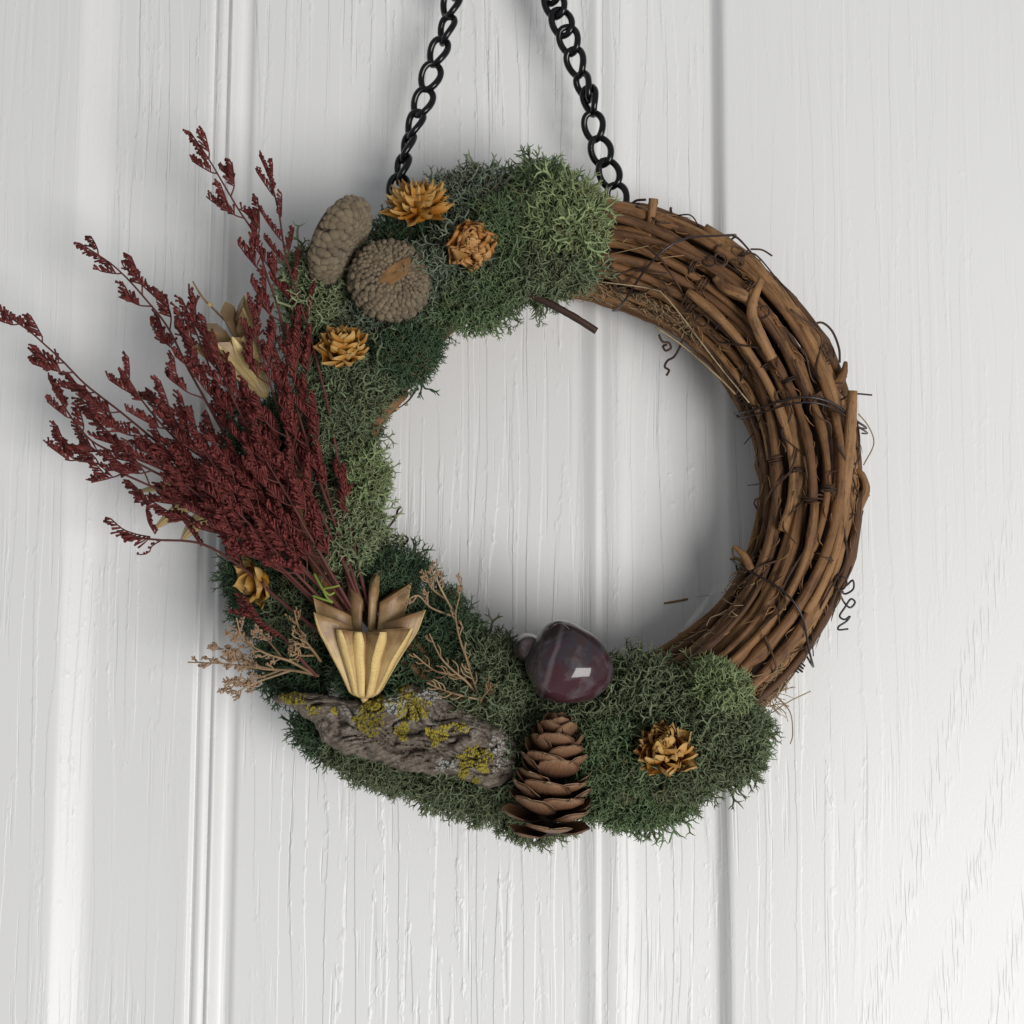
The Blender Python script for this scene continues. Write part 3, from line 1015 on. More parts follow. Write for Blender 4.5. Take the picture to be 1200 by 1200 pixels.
    moss(*args)
# stray fronds on the cut twig
mb = MB()
for (x0, y0, x1, y1, sz) in ((640, 346, 632, 372, 26), (634, 366, 631, 388, 18), (652, 352, 660, 372, 20), (646, 350, 652, 366, 20), (590, 372, 600, 392, 22), (604, 366, 614, 384, 20),
                             (520, 392, 534, 400, 18), (480, 452, 488, 466, 16)):
    V, Q, T = TEMPL['wide'][(x0 + y1) % 10]
    z = norm(P(x1, y1, .036) - P(x0, y0, .036))
    Rm = basis(z, x0)
    W = P(x0, y0, .036) + (V * sz * 1.1 * PX(.036)) @ Rm.T
    mb.add(W, [Q], np.stack([T, T * 0 + .4, T * 0 + .5], 1))
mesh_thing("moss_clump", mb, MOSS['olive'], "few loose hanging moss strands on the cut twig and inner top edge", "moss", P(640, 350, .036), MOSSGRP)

# ------------------------------------------------------------------ twigs
mb = MB()
tube(mb, spline(P([606, 640, 672, 699], [338, 354, 371, 388], [.046, .048, .048, .047]), 24), np.linspace(4.6, 4.2, 24) * EPX, 10, True, lump=.06)
mesh_thing("twig", mb, M_VINED, "short thick brown cut twig poking into the ring's opening below moss", "twig", P(610, 340, .032), smooth=True)
tw = thing("twig", "thin budded twig standing out of the left arc into the opening", "twig", P(440, 502, .03))
px_tube([(440, 504, .030), (447, 494, .031), (462, 482, .033), (478, 470, .034), (486, 459, .034), (490, 454, .034)], [1.1, 1.2, .9, .8, 1.3, 1.6], M_TEND, "stem", 30, 6, tw)
for (bx, by) in ((476, 474), (488, 456), (465, 479)):
    mb = MB()
    SV, SF = sphere_mesh(6, 7)
    mb.add(SV * np.array([2.6, 2, 2.0]) * EPX + P(bx, by, .0335), [SF])
    part("bud", mb, M_TAN, tw)
mb = MB()
tube(mb, spline(P([452, 470, 478, 472, 474], [640, 640, 632, 628, 648], [.03, .032, .034, .035, .034]), 26), np.linspace(2, .9, 26) * EPX, 6)
tube(mb, spline(P([455, 464, 466, 470], [618, 606, 598, 594], [.03, .032, .034, .035]), 16), np.linspace(1.6, 1.2, 16) * EPX, 6)
mesh_thing("dry_curl", mb, M_TEND, "small dry brown curled stem on inner edge of pale sage moss", "dry stem", P(452, 640, .03))
mb = MB()
tube(mb, spline(P([368, 378, 386, 392], [672, 690, 697, 694], [.056, .058, .058, .058]), 16), 1.4 * EPX, 5)
tube(mb, spline(P([378, 390, 398], [690, 688, 686], [.058, .059, .059]), 10), 1.2 * EPX, 5)
tube(mb, spline(P([366, 378, 390], [698, 702, 706], [.057, .058, .058]), 10), 1.3 * EPX, 5)
tube(mb, spline(P([378, 383, 390], [690, 700, 706], [.058, .058, .058]), 10), 1.2 * EPX, 5)
mesh_thing("green_stem", mb, M_GREENBIT, "tiny fresh yellow-green forked stem above the big seed pod", "stem", P(368, 672, .056))
# bare peeling vine shown between moss on the inner left
mb = MB()
tube(mb, spline(P([430, 440, 453, 474], [526, 500, 482, 462], [.032, .036, .036, .032]), 20), np.array(np.linspace(8, 6, 20)) * EPX, 8, lump=.1)
part("vine", mb, M_VINE, wreath)

# ------------------------------------------------------------------ burgundy sprigs
FL_A = np.linspace(0, 2 * np.pi, 5, endpoint=False)


def floret_spike(mb, pts, side, n, flen, px, dens_rand=.36):
    """rows of little trumpet florets crowded along one side of a branchlet"""
    p = spline(pts, max(n, 6))
    T, N, B = frames(p)
    m = len(p)
    tube(mb, p, .8 * px, 4, False)
    for row in range(3):
        s = side + (row - 1) * 0.55
        for i in range(m):
            t = i / (m - 1)
            if row != 1 and i % 2 == 0 and t > .15 and rng.random() < .2:
                continue
            ph = s + rng.normal(0, dens_rand)
            sd = N[i] * math.cos(ph) + B[i] * math.sin(ph)
            d = norm(sd * rng.uniform(.55, .95) + T[i] * rng.uniform(.55, .9))
            L = flen * px * (1 - .35 * t) * rng.uniform(.6, 1.3)
            a = norm(np.cross(d, T[i] + .01))
            b = np.cross(d, a)
            ring = np.cos(FL_A)[:, None] * a + np.sin(FL_A)[:, None] * b
            bend = T[i] * L * rng.uniform(-.1, .25)
            base = p[i] + rng.standard_normal(3) * .4 * px
            V = np.vstack([base + ring * .40 * px, base + d * L * .55 + ring * 1.0 * px + bend * .4, base + d * L + ring * rng.uniform(.9, 2.1) * px + bend,
                           base + d * L * .93 + bend])
            ii = np.arange(5)
            jj = (ii + 1) % 5
            q = np.vstack([np.stack([ii, jj, jj + 5, ii + 5], -1), np.stack([ii + 5, jj + 5, jj + 10, ii + 10], -1)])
            tr = np.stack([ii + 10, jj + 10, np.full(5, 15)], -1)
            rv = rng.random()
            mb.add(V, [q, tr], np.tile([0, rv, 0], (16, 1)))


STATGRP = "dried burgundy sprigs fanning out from the seed pod"


def sprig(label, pts, h_tip, nb, h_base=.05, t0=.06, t1=.72, blen=(26, 62), side_bias=0, flen=13.5, tip=50, stem_r=(1.0, 2.3), spikes=None, shared=None):
    a = np.array(pts, float)
    n = len(a)
    hh = np.interp(np.linspace(0, 1, n), [0, .45, 1], [h_tip, h_tip * .55 + h_base * .5, h_base])
    root = thing("dried_sprig", label, "dried flower", P(a[-1, 0], a[-1, 1], h_base), STATGRP)
    S = spline(P(a[:, 0], a[:, 1], hh), 60)
    S += np.cumsum(rng.normal(0, .00004, (60, 3)), 0)
    px = PX(.05)
    mb = MB()
    tube(mb, S, np.linspace(stem_r[0], stem_r[1], 60) * px, 6)
    part("stem", mb, M_STEM, root)
    L = np.concatenate([[0], np.cumsum(np.linalg.norm(np.diff(S, axis=0), axis=1))]) / px
    # tip spike
    k = int(np.searchsorted(L, tip))
    mb = MB()
    floret_spike(mb, S[:max(k, 4)][::-1], rng.uniform(1.2, 1.9) * (1 if rng.random() < .5 else -1), 15, flen * .8, px)
    part("flower_spike", mb, M_STAT, root)
    for j in range(nb):
        t = t0 + (t1 - t0) * (j + rng.uniform(-.2, .5)) / nb
        k = int(np.clip(t * 59, 2, 56))
        up = norm(S[max(k - 4, 0)] - S[k])
        sgn = 1 if (j + (side_bias > 0)) % 2 else -1
        if side_bias and rng.random() < .6:
            sgn = side_bias
        perp = norm(np.cross(up, [0, -1, 0])) * -sgn
        out = np.array([0, -1, 0]) * rng.normal(.05, .28)
        bl = rng.uniform(*blen) * (.30 + .70 * min(1, t * 2.6)) * px
        d0 = norm(up * .75 + perp * .62 + out)
        d1 = norm(up * .95 + perp * .30 + out)
        b0 = S[k]
        b1 = b0 + d0 * bl * .45
        b2 = b1 + d1 * bl * .6
        br = spline([b0, b1, b2], 14)
        mb = MB()
        tube(mb, br[:9], np.linspace(1.1, .8, 9) * px, 5)
        bo = part("branch", mb, M_STEM, root)
        # spikes along the branchlet
        nsp = 2 if bl > 26 * px else 1
        for q in range(nsp):
            st = br[5] if q == 0 else br[8]
            dd = norm(d1 + perp * (-.55 if q else .1) + rng.normal(0, .12, 3))
            ln = rng.uniform(26, 46) * px * (.5 + .5 * min(1, t * 3))
            e1 = st + dd * ln * .55 + up * ln * .03
            e2 = st + dd * ln + up * ln * .14
            mb = MB()
            floret_spike(mb, [st, e1, e2], rng.uniform(1.0, 2.1) * (1 if sgn * (1 - 2 * q) > 0 else -1), int(ln / px / 2.8), flen, px)
            part("flower_spike", mb, M_STAT, bo)
    return root


sprig("tallest burgundy sprig, its tip highest of the fan, up by the door groove", [(223, 155), (247, 190), (277, 240), (300, 277), (313, 320), (328, 363), (342, 423), (363, 497), (392, 600), (412, 690), (420, 730)],
      .045, 11, side_bias=-1, t1=.62, blen=(26, 66))
sprig("upright burgundy sprig right of the tallest one, touching the pale moss", [(304, 182), (318, 215), (327, 250), (335, 300), (350, 350), (372, 430), (388, 500), (402, 580), (418, 660), (432, 715)],
      .046, 9, t1=.45, blen=(14, 30), flen=8.5)
sprig("burgundy sprig whose tip points up-left across the bright edge of the door moulding", [(93, 285), (133, 312), (167, 347), (197, 385), (222, 435), (270, 520), (330, 610), (385, 680), (415, 722)],
      .040, 12, t1=.75)
sprig("long burgundy sprig with the tip farthest left, at the photo's edge", [(2, 365), (37, 390), (73, 423), (100, 450), (150, 490), (215, 545), (300, 620), (370, 685), (408, 726)],
      .038, 12, side_bias=1, t1=.75)
sprig("burgundy sprig below the farthest-left one, forked tip over the left stile", [(57, 443), (78, 480), (110, 517), (160, 540), (220, 575), (300, 640), (390, 725)], .036, 10, t1=.75)
sprig("low burgundy sprig reaching left with its tip near the groove-side stile", [(64, 508), (84, 536), (118, 545), (165, 565), (240, 600), (320, 660), (395, 724)], .035, 9, t1=.7)
sp = sprig("lowest burgundy sprig, bare stem ending in a comb of florets", [(146, 624), (166, 631), (188, 633), (232, 637), (264, 652), (295, 675), (330, 706), (380, 745)], .036, 1, t0=.55, t1=.6, tip=1, stem_r=(1.2, 2.4), blen=(20, 24))
px5 = PX(.04)
for pts, sd, n, fl in (([(176, 629), (160, 626), (144, 620), (130, 608)], -1.57, 11, 15), ([(182, 626), (174, 612), (171, 597)], 1.5, 9, 9), ([(188, 634), (178, 640), (174, 648), (164, 650)], 1.5, 5, 4),
                       ([(236, 640), (222, 620), (204, 596)], 1.2, 14, 8)):
    mb = MB()
    q = np.array(pts, float)
    floret_spike(mb, P(q[:, 0], q[:, 1], .037), sd, n, fl, px5, .12)
    part("flower_spike", mb, M_STAT, sp)
sprig("burgundy sprig with a blunt tip in front of the straw husk by the groove", [(213, 350), (232, 395), (255, 455), (290, 530), (340, 620), (404, 706)], .052, 9)
sprig("short burgundy sprig whose tip covers the straw husk beside the sage moss", [(290, 352), (305, 410), (325, 480), (360, 570), (405, 670), (424, 716)], .058, 9, t1=.7)
for lb, pts, ht in (("burgundy sprig in the fan between the farthest-left and blunt-tipped ones", [(145, 435), (175, 480), (230, 540), (310, 630), (396, 722)], .050),
                    ("burgundy sprig in the fan rising just below the upper straw husk", [(252, 420), (280, 480), (320, 555), (360, 630), (412, 712)], .062),
                    ("burgundy sprig in the thick of the fan, tip left of the upper husk", [(190, 470), (240, 540), (300, 610), (360, 670), (404, 720)], .060),
                    ("burgundy sprig in the fan with tip beside the small yellow flower's moss", [(318, 395), (342, 460), (368, 545), (398, 630), (426, 712)], .055),
                    ("short burgundy sprig standing foremost in the middle of the fan", [(222, 505), (270, 570), (330, 640), (404, 722)], .066),
                    ("very short front burgundy sprig just above the half-hidden golden flower", [(250, 570), (300, 622), (345, 670), (400, 728)], .068),
                    ("short front burgundy sprig low in the fan nearest the pale sage moss", [(300, 520), (335, 580), (375, 650), (414, 718)], .070),
                    ("burgundy sprig in the fan lying over the lower straw husk", [(160, 520), (220, 570), (300, 640), (392, 726)], .056)):
    sprig(lb, pts, ht, 11, t0=.04, t1=.80)
# small low one with a burgundy head
sprig("small burgundy sprig with a single short head, left of the seed pod's tips", [(288, 716), (308, 730), (332, 746), (352, 770), (372, 792)], .048, 3, t0=.05, t1=.3, blen=(14, 20), tip=52, flen=9)

# ------------------------------------------------------------------ buff sprigs
BUFFGRP = "dry buff sprigs on the lower part of the wreath"


def buff(label, base, mains, h, budlen=4.0, nsub=7, seed=0):
    """forking straw-coloured sprig; every main is a px polyline from the base to its tip"""
    root = thing("buff_sprig", label, "dried sprig", P(base[0], base[1], h - .01), BUFFGRP)
    px = PX(h)
    for mi, m in enumerate(mains):
        a = np.array([base] + m if mi == 0 or m[0] == base else m, float)
        hh = np.linspace(h - .008, h + .004, len(a)) + rng.normal(0, .001, len(a))
        S = spline(P(a[:, 0], a[:, 1], hh), 40)
        mb = MB()
        tube(mb, S, np.linspace(1.9 if mi == 0 else 1.5, .8, 40) * px, 6)
        br = part("branch", mb, M_TAN, root)
        mbb = MB()
        for j in range(nsub):
            t = rng.uniform(.35, .98)
            k = int(np.clip(t * 39, 2, 37))
            up = norm(S[k + 1] - S[k - 1])
            perp = norm(np.cross(up, [0, -1, 0])) * (1 if j % 2 else -1)
            d = norm(up * .8 + perp * rng.uniform(.4, .9) + np.array([0, -1, 0]) * rng.normal(0, .35))
            L = rng.uniform(9, 22) * px * (1.15 - .5 * t)
            e = spline([S[k], S[k] + d * L * .6, S[k] + norm(d + up * .6) * L], 8)
            tube(mbb, e, np.linspace(.95, .7, 8) * px, 5, True, seed=j)
            for z in range(int(budlen)):       # buds
                f = rng.uniform(.5, 1)
                q = e[int(f * 7)]
                dd = norm(up + rng.normal(0, .7, 3))
                tube(mbb, np.array([q, q + dd * 2.4 * px, q + dd * 4.6 * px]), np.array([.6, 1.25, .7]) * px, 5, True, seed=j)
        part("twiglets", mbb, M_BUFF if budlen > 2 else M_TAN, br)
    return root


buff("upright buff sprig with budded tips standing over the ring's opening", (562, 822), [[(552, 785), (540, 753), (534, 722), (538, 700), (541, 677)],
     [(534, 722), (522, 700), (512, 678), (512, 655)], [(522, 702), (505, 688), (498, 668)], [(530, 722), (505, 712), (490, 698), (476, 704)]], .054, 4, 6)
buff("low spreading buff sprig with bare forked ends right of the seed pod", (563, 820), [[(548, 800), (530, 785), (515, 768), (503, 742)],
     [(545, 797), (525, 790), (508, 785), (484, 766)], [(563, 820), (540, 815), (518, 808), (500, 800)], [(563, 820), (552, 790), (545, 765), (546, 752)], [(563, 820), (570, 812), (578, 802)]], .055, 0, 7)
buff("wide buff sprig reaching far left over the door below the burgundy fan", (374, 792), [[(345, 786), (310, 784), (265, 778), (220, 776)], [(340, 786), (300, 800), (270, 815)],
     [(330, 785), (300, 795), (262, 803)], [(310, 783), (280, 770), (250, 756)], [(325, 785), (290, 778), (262, 768)]], .046, 5, 14)
buff("feathery buff sprig rising left of the small burgundy head", (368, 790), [[(340, 775), (310, 765), (285, 748), (277, 724)], [(310, 765), (286, 752), (266, 740)], [(330, 770), (312, 748), (300, 738)]], .050, 5, 9)
buff("short buff sprig tucked between the burgundy stems and seed pod", (376, 775), [[(365, 760), (352, 745), (342, 738)], [(366, 762), (354, 755), (338, 757)], [(362, 756), (350, 735), (345, 715)], [(368, 768), (352, 768), (340, 762)]], .054, 1, 7)

# ------------------------------------------------------------------ seed pods
def carpel(mb, O, A, Rv, px, H, R0, R1, strip, fill, tipup=.10, pw=1.35, inner=.42, n=22, blunt=.85):
    t = np.linspace(0, 1, n)
    side = np.cross(A, Rv)
    r = R0 * np.sqrt(np.clip(t / .10 + .02, 0, 1)) + (R1 - R0) * t ** pw
    z = H * t
    z = z + H * tipup * np.clip((t - .82) / .18, 0, 1) ** 1.5
    rin = r * inner * (1 - .3 * t)
    zin = H * (t * .93)
    ws = strip * np.sqrt(np.clip(t / .10 + .03, 0, 1)) * (0.62 + .45 * t - blunt * np.clip((t - .84) / .16, 0, 1) ** 1.3)
    wi = fill * (.2 + .8 * t)
    O = np.asarray(O)

    def pt(rr, zz, ww):
        return O + (Rv * rr[:, None] + A * zz[:, None] + side * ww[:, None]) * px
    mid = .55
    rows = [pt(r * 1.0, z, -ws / 2), pt(r + 1.2, z, 0 * ws), pt(r, z, ws / 2),                        # outer strip with a raised keel
            pt(r - 1.5, z - 1, ws / 2 + .1), pt(r * mid + rin * (1 - mid), z * .5 + zin * .5 + H * .02 * t, wi * .72), pt(rin, zin, wi * .32),
            pt(rin, zin, -wi * .32), pt(r * mid + rin * (1 - mid), z * .5 + zin * .5 + H * .02 * t, -wi * .72), pt(r - 1.5, z - 1, -ws / 2 - .1)]
    V = np.stack(rows, 1)
    m = len(rows)
    wv = np.array([[mnoise.noise(Vector(tuple(q * 130))) for q in row] for row in V])
    V = V + (side[None, None] * .8 + Rv[None, None] * .8) * (wv * 2.4 * px * t[:, None])[..., None]
    zt = np.array([1, 1, 1, 0, 0, 0, 0, 0, 0.0])
    yt = np.array([-.5, 0, .5, .6, 1.2, 2, 2, 1.2, .6])
    tc = np.stack([np.broadcast_to(t[:, None], (n, m)), np.broadcast_to(yt[None], (n, m)), np.broadcast_to(zt[None], (n, m))], -1)
    caps = [np.arange(m)[None, ::-1], (np.arange(m) + (n - 1) * m)[None]]
    mb.add(V.reshape(-1, 3), [grid_faces(n, m, True)] + caps, tc.reshape(-1, 3))


podO = P(427, 819, .052)
pod = thing("seed_pod", "large tan seed pod split open like a star, resting on the bark", "seed pod", podO)
A = norm([.03, -.14, .98])
E1 = norm(np.cross(A, [0, -1, 0.0])) * -1
if E1[0] < 0:
    E1 = -E1
E2 = np.cross(E1, A)
if E2[1] > 0:
    E2 = -E2                     # towards the viewer
px = PX(.06)
for phi, H, R1, strip, fill in ((-4, 96, 68, 10, 13), (30, 88, 66, 13, 17), (62, 84, 50, 13, 17), (100, 82, 36, 14, 13), (126, 84, 48, 13, 16), (156, 92, 64, 11, 17),
                                (186, 104, 64, 7, 9), (232, 122, 46, 5, 8), (286, 134, 32, 5, 8), (330, 122, 56, 5, 8)):
    Rv = norm(E1 * math.cos(R_(phi)) + E2 * math.sin(R_(phi)))
    mb = MB()
    carpel(mb, podO, A, Rv, px, H, 15, R1, strip, fill, tipup=.02 if 20 < phi < 150 else .12, pw=1.12, inner=.14 if 20 < phi < 150 else .42, blunt=.45 if 20 < phi < 150 else .8)
    part("carpel", mb, M_POD, pod)
mb = MB()
SV, SF = sphere_mesh(8, 10)
mb.add(SV * np.array([5, 5, 7]) * px + podO + A * 2 * px, [SF])
part("pod_base", mb, M_POD, pod)

# straw husks half hidden among the burgundy sprigs
hk = thing("seed_husk", "pale straw husk with ribbed fan behind burgundy sprigs, near pale moss", "seed pod", P(312, 452, .034))
O2 = P(312, 466, .040)
A2 = norm([-.42, -.30, .86])
G1 = norm(np.cross(A2, [0, -1, 0.0]))
G1 = G1 if G1[0] > 0 else -G1
G2 = np.cross(G1, A2)
G2 = G2 if G2[1] < 0 else -G2
for phi, H, R1 in ((15, 96, 22), (60, 72, 26), (95, 74, 24), (130, 76, 30), (168, 84, 46), (215, 100, 36), (280, 110, 26), (335, 108, 30)):
    mb = MB()
    carpel(mb, O2, A2, norm(G1 * math.cos(R_(phi)) + G2 * math.sin(R_(phi))), px, H, 7, R1 * 1.15, 12, 14, .14)
    part("carpel", mb, M_POD2, hk, smooth=False)
px_tube([(272, 384, .034), (252, 364, .036), (240, 352, .036), (233, 342, .035), (226, 330, .034)], [1.5, 1.4, 1.4, 1.5, 1.0], M_STRAW, "stalk", 20, 6, hk)
mb = MB()
mb.add(SV * 3.6 * px + P(246, 357, .037), [SF])
part("seed", mb, M_POD2, hk)
hk2 = thing("seed_husk", "straw husk with long bracts pointing left under the burgundy fan", "seed pod", P(268, 588, .022))
for pts, w in (([(270, 586), (235, 570), (195, 569), (158, 577)], 7), ([(268, 588), (235, 584), (205, 600), (180, 620)], 11), ([(270, 592), (245, 602), (225, 616), (212, 633)], 13),
               ([(268, 586), (262, 570), (250, 560), (240, 556)], 12), ([(270, 592), (262, 604), (254, 612), (246, 614)], 10), ([(270, 580), (268, 560), (258, 548), (250, 545)], 9)):
    q = np.array(pts, float)
    S = spline(P(q[:, 0], q[:, 1], np.array([.024, .027, .025, .022])), 14)
    T, N, B = frames(S)
    t = np.linspace(0, 1, 14)
    wd = w * px * np.clip(np.sin(np.pi * (t * .93 + .05)), .04, 1) ** .8
    u = np.linspace(-1, 1, 7)
    V = S[:, None] + u[None, :, None] * wd[:, None, None] * B[:, None] * .9 - (np.abs(u) ** 1.5)[None, :, None] * wd[:, None, None] * N[:, None] * .5
    tc = np.stack(np.broadcast_arrays(t[:, None], u[None] * 2, (np.arange(7) % 2)[None] * 1.0), -1)
    mb = MB()
    mb.add(V.reshape(-1, 3), [grid_faces(14, 7)], tc.reshape(-1, 3))
    V2 = V + N[:, None] * -.0004
    mb.add(V2.reshape(-1, 3), [grid_faces(14, 7)[:, ::-1]], tc.reshape(-1, 3))
    part("bract", mb, M_POD2, hk2)

# ------------------------------------------------------------------ dried flowers
def petal_mesh(name, mat, pointed, cup, ruffle, seed):
    r = np.random.default_rng(seed)
    nu, nv = 11, 7
    t = np.sin(np.linspace(0, 1, nu) * np.pi / 2)[:, None] ** 1.15
    u = np.linspace(-1, 1, nv)[None]
    w = (np.sin(np.pi * np.clip(t * .80 + .10, 0, 1)) ** .8) * (1 - pointed * t ** 3.0)
    w = w * np.sqrt(np.clip((1.0 - t) * 5 + .004, 0, 1))
    x = u * w * .5
    z = t - .10 * (u ** 2) * t * (1 - pointed * .5)
    y = cup * (u ** 2) * .24 * w + .36 * cup * (t ** 2) * 1.0 - .22 * t
    ph = r.uniform(0, 6, 4)
    y = y + ruffle * (.34 * np.sin(5 * u + ph[0] + 3 * t) * t * w + .12 * np.sin(9 * t + ph[1] + 2 * u * w) * t)
    x = x + ruffle * .10 * np.sin(8 * t + ph[2]) * t
    V = np.stack(np.broadcast_arrays(x, y, z), -1)
    tc = np.stack(np.broadcast_arrays(t, u, t * 0), -1)
    mb = MB()
    mb.add(V.reshape(-1, 3), [grid_faces(nu, nv)], tc.reshape(-1, 3))
    V2 = V + np.array([0, -.035, 0])
    mb.add(V2.reshape(-1, 3), [grid_faces(nu, nv)[:, ::-1]], tc.reshape(-1, 3))
    return mb.mesh(name, mat, (0, 0, 0))


FLGRP = "dried yellow-orange flower heads glued on the moss"


def flower(label, cx, cy, h, axis, px_r, layers, mat, pointed, cup, ruffle, seed, jit=.12):
    C = P(cx, cy, h)
    e = PX(h)
    root = thing("dried_flower", label, "dried flower", C, FLGRP)
    axis = norm(axis)
    F = basis(axis)
    meshes = [petal_mesh("petal", mat, pointed, cup, ruffle, seed + k) for k in range(4)]
    rr = np.random.default_rng(seed)
    for (cnt, tilt, L, W, lift) in layers:
        off = rr.uniform(0, 6.28)
        for i in range(cnt):
            a = off + 2 * math.pi * i / cnt + rr.normal(0, jit)
            tl = R_(tilt + rr.normal(0, 7))
            rad = F[:, 0] * math.cos(a) + F[:, 1] * math.sin(a)
            z = norm(axis * math.cos(tl) + rad * math.sin(tl))
            y = norm(axis * math.sin(tl) - rad * math.cos(tl))        # inner face looks to the axis
            x = np.cross(y, z)
            s = rr.uniform(.85, 1.12)
            Rm = np.stack([x, y, z], 1)
            o = bpy.data.objects.new("petal", meshes[rr.integers(0, 4)])
            COL.objects.link(o)
            o.parent = root
            o.matrix_local = mat4(Rm, np.array([W * s, L * s, L * s]) * px_r * e, (rad * .06 + axis * lift) * px_r * e)
    mb = MB()
    SV, SF = sphere_mesh(8, 12)
    rad_ = .30 if ruffle < .5 else .2
    mb.add((SV * np.array([rad_, rad_, .26])) @ F.T * px_r * e + C, [SF], np.tile([.25, 0, 0], (len(SV), 1)))
    part("flower_base", mb, mat, root)
    return root


flower("spiky amber flower head at the top, below the left chain end", 490, 250, .050, (.02, -.62, .78), 42,
       [(15, 80, 1.0, .46, -.06), (15, 66, .98, .44, .0), (15, 52, .96, .42, .05), (14, 38, .92, .38, .08), (11, 24, .86, .34, .1), (7, 10, .78, .3, .12)], M_AMBER, .9, .9, .25, 21)
flower("crumpled rust-brown curly flower head, right of the spiky one", 551, 291, .052, (.05, -.97, .1), 33,
       [(9, 80, 1.0, .95, -.1), (10, 62, .95, .9, .0), (10, 44, .88, .8, .05), (9, 28, .8, .7, .1), (7, 12, .72, .6, .1)], M_RUST, .0, 1.2, 1.1, 33, .3)
flower("small cupped amber flower head on the upper left, below the acorn caps", 402, 413, .050, (.06, -.78, .60), 35,
       [(10, 78, .98, .78, -.16), (10, 64, .95, .74, -.06), (10, 50, .92, .70, .02), (9, 36, .88, .62, .06), (8, 23, .82, .52, .1), (5, 9, .74, .42, .1)], M_AMBER, .4, 1.25, .35, 44)
flower("rounded amber flower head alone on the moss at lower right", 780, 881, .058, (-.12, -.90, .38), 40,
       [(12, 76, .92, .74, -.22), (13, 62, .95, .70, -.14), (13, 50, .97, .66, -.04), (12, 39, .98, .60, .04), (10, 28, .96, .52, .1), (8, 17, .93, .44, .14), (5, 7, .9, .36, .16)], M_AMBER, .5, 1.3, .4, 55)
flower("half-hidden golden flower of broad petals on the outer left edge", 306, 680, .040, (-.80, -.50, -.30), 36,
       [(5, 80, 1.0, .95, -.05), (4, 52, .95, .9, .0), (2, 24, .8, .7, .05)], M_GOLD, .45, 1.0, .2, 66)

# ------------------------------------------------------------------ acorn caps
SVs, SFs = sphere_mesh(6, 8)
mbs = MB()
mbs.add(SVs * np.array([.54, .60, .56]), [SFs])
ME_SCALE = mbs.mesh("scale", M_CAP, (0, 0, 0))


def acorn(label, C, axis, e, R, H, prof, rows, scar, grow=8.5, jitter=.1):
    root = thing("acorn_cap", label, "acorn cap", C, "knobbly acorn caps side by side")
    F = basis(axis)
    pr = np.array(prof, float)
    n = 26
    s = np.linspace(0, len(pr) - 1, n)
    r = np.interp(s, np.arange(len(pr)), pr[:, 0]) * R
    z = np.interp(s, np.arange(len(pr)), pr[:, 1]) * H
    v = np.linspace(0, 2 * np.pi, 36, endpoint=False)
    V = np.stack([r[:, None] * np.cos(v)[None], r[:, None] * np.sin(v)[None], z[:, None] * np.ones((1, 36))], -1)
    V *= (1 + .03 * np.sin(3 * v + 1) + .02 * np.sin(5 * v))[None, :, None]
    mb = MB()
    mb.add((V.reshape(-1, 3) * e) @ F.T + np.asarray(C), [grid_faces(n, 36, True)])
    part("cup", mb, M_CAPD, root)
    # scales in rows
    seg = np.sqrt(np.diff(pr[:, 0] * R) ** 2 + np.diff(pr[:, 1] * H) ** 2)
    L = np.concatenate([[0], np.cumsum(seg)])
    for k, (f, size) in enumerate(rows):
        sl = f * L[-1]
        rr = np.interp(sl, L, pr[:, 0]) * R
        zz = np.interp(sl, L, pr[:, 1]) * H
        r2 = np.interp(sl + .5, L, pr[:, 0]) * R
        z2 = np.interp(sl + .5, L, pr[:, 1]) * H
        tan = norm([r2 - rr, z2 - zz])
        cnt = max(5, int(2 * math.pi * rr / (size * .98)))
        for i in range(cnt):
            a = 2 * math.pi * (i + .5 * (k % 2)) / cnt + rng.normal(0, .03)
            rad = F[:, 0] * math.cos(a) + F[:, 1] * math.sin(a)
            nrm = norm(rad * tan[1] - F[:, 2] * tan[0])
            nrm = nrm if tan[1] > -.5 else nrm
            up = norm(rad * tan[0] + F[:, 2] * tan[1])
            if nrm @ rad < -.2 and rr > R * .6:
                nrm = -nrm
            x = np.cross(up, nrm)
            sz = size * e * rng.uniform(.85, 1.15)
            Rm = np.stack([x, -up, nrm], 1)
            o = bpy.data.objects.new("scale", ME_SCALE)
            COL.objects.link(o)
            o.parent = root
            o.matrix_local = mat4(Rm, (sz * rng.uniform(.9, 1.1), sz * 1.08, sz * rng.uniform(.8, 1.15)), (rad * rr + F[:, 2] * zz) * e + rng.normal(0, jitter * e * 4, 3))
    return root, F


e5 = PX(.055)
ac1 = P(389, 277, .050)
# seen from the side: the mouth faces up-left, the crown down-right
root, F = acorn("long acorn cap lying on its side, left of the round one", ac1, (.88, -.10, -.46), e5, 51, 27,
                [(.90, 0), (1.0, .12), (1.02, .4), (.98, .68), (.84, .9), (.55, 1.0), (.2, 1.02), (.02, 1.02)],
                [(.03, 9.5), (.12, 10.5), (.21, 11), (.30, 11), (.39, 11), (.48, 10.5), (.57, 10), (.67, 9), (.77, 8), (.87, 7), (.96, 6)], False)
mb = MB()
v = np.linspace(0, 2 * np.pi, 30, endpoint=False)
rows_ = [(46, 2), (44, -5), (38, -9), (24, -12), (1, -13)]
V = np.array([[r * math.cos(a), r * math.sin(a), z] for r, z in rows_ for a in v])
mb.add((V * e5) @ F.T + ac1, [grid_faces(5, 30, True)])
part("nut", mb, M_NUT, root)
ac2 = P(454, 334, .044)
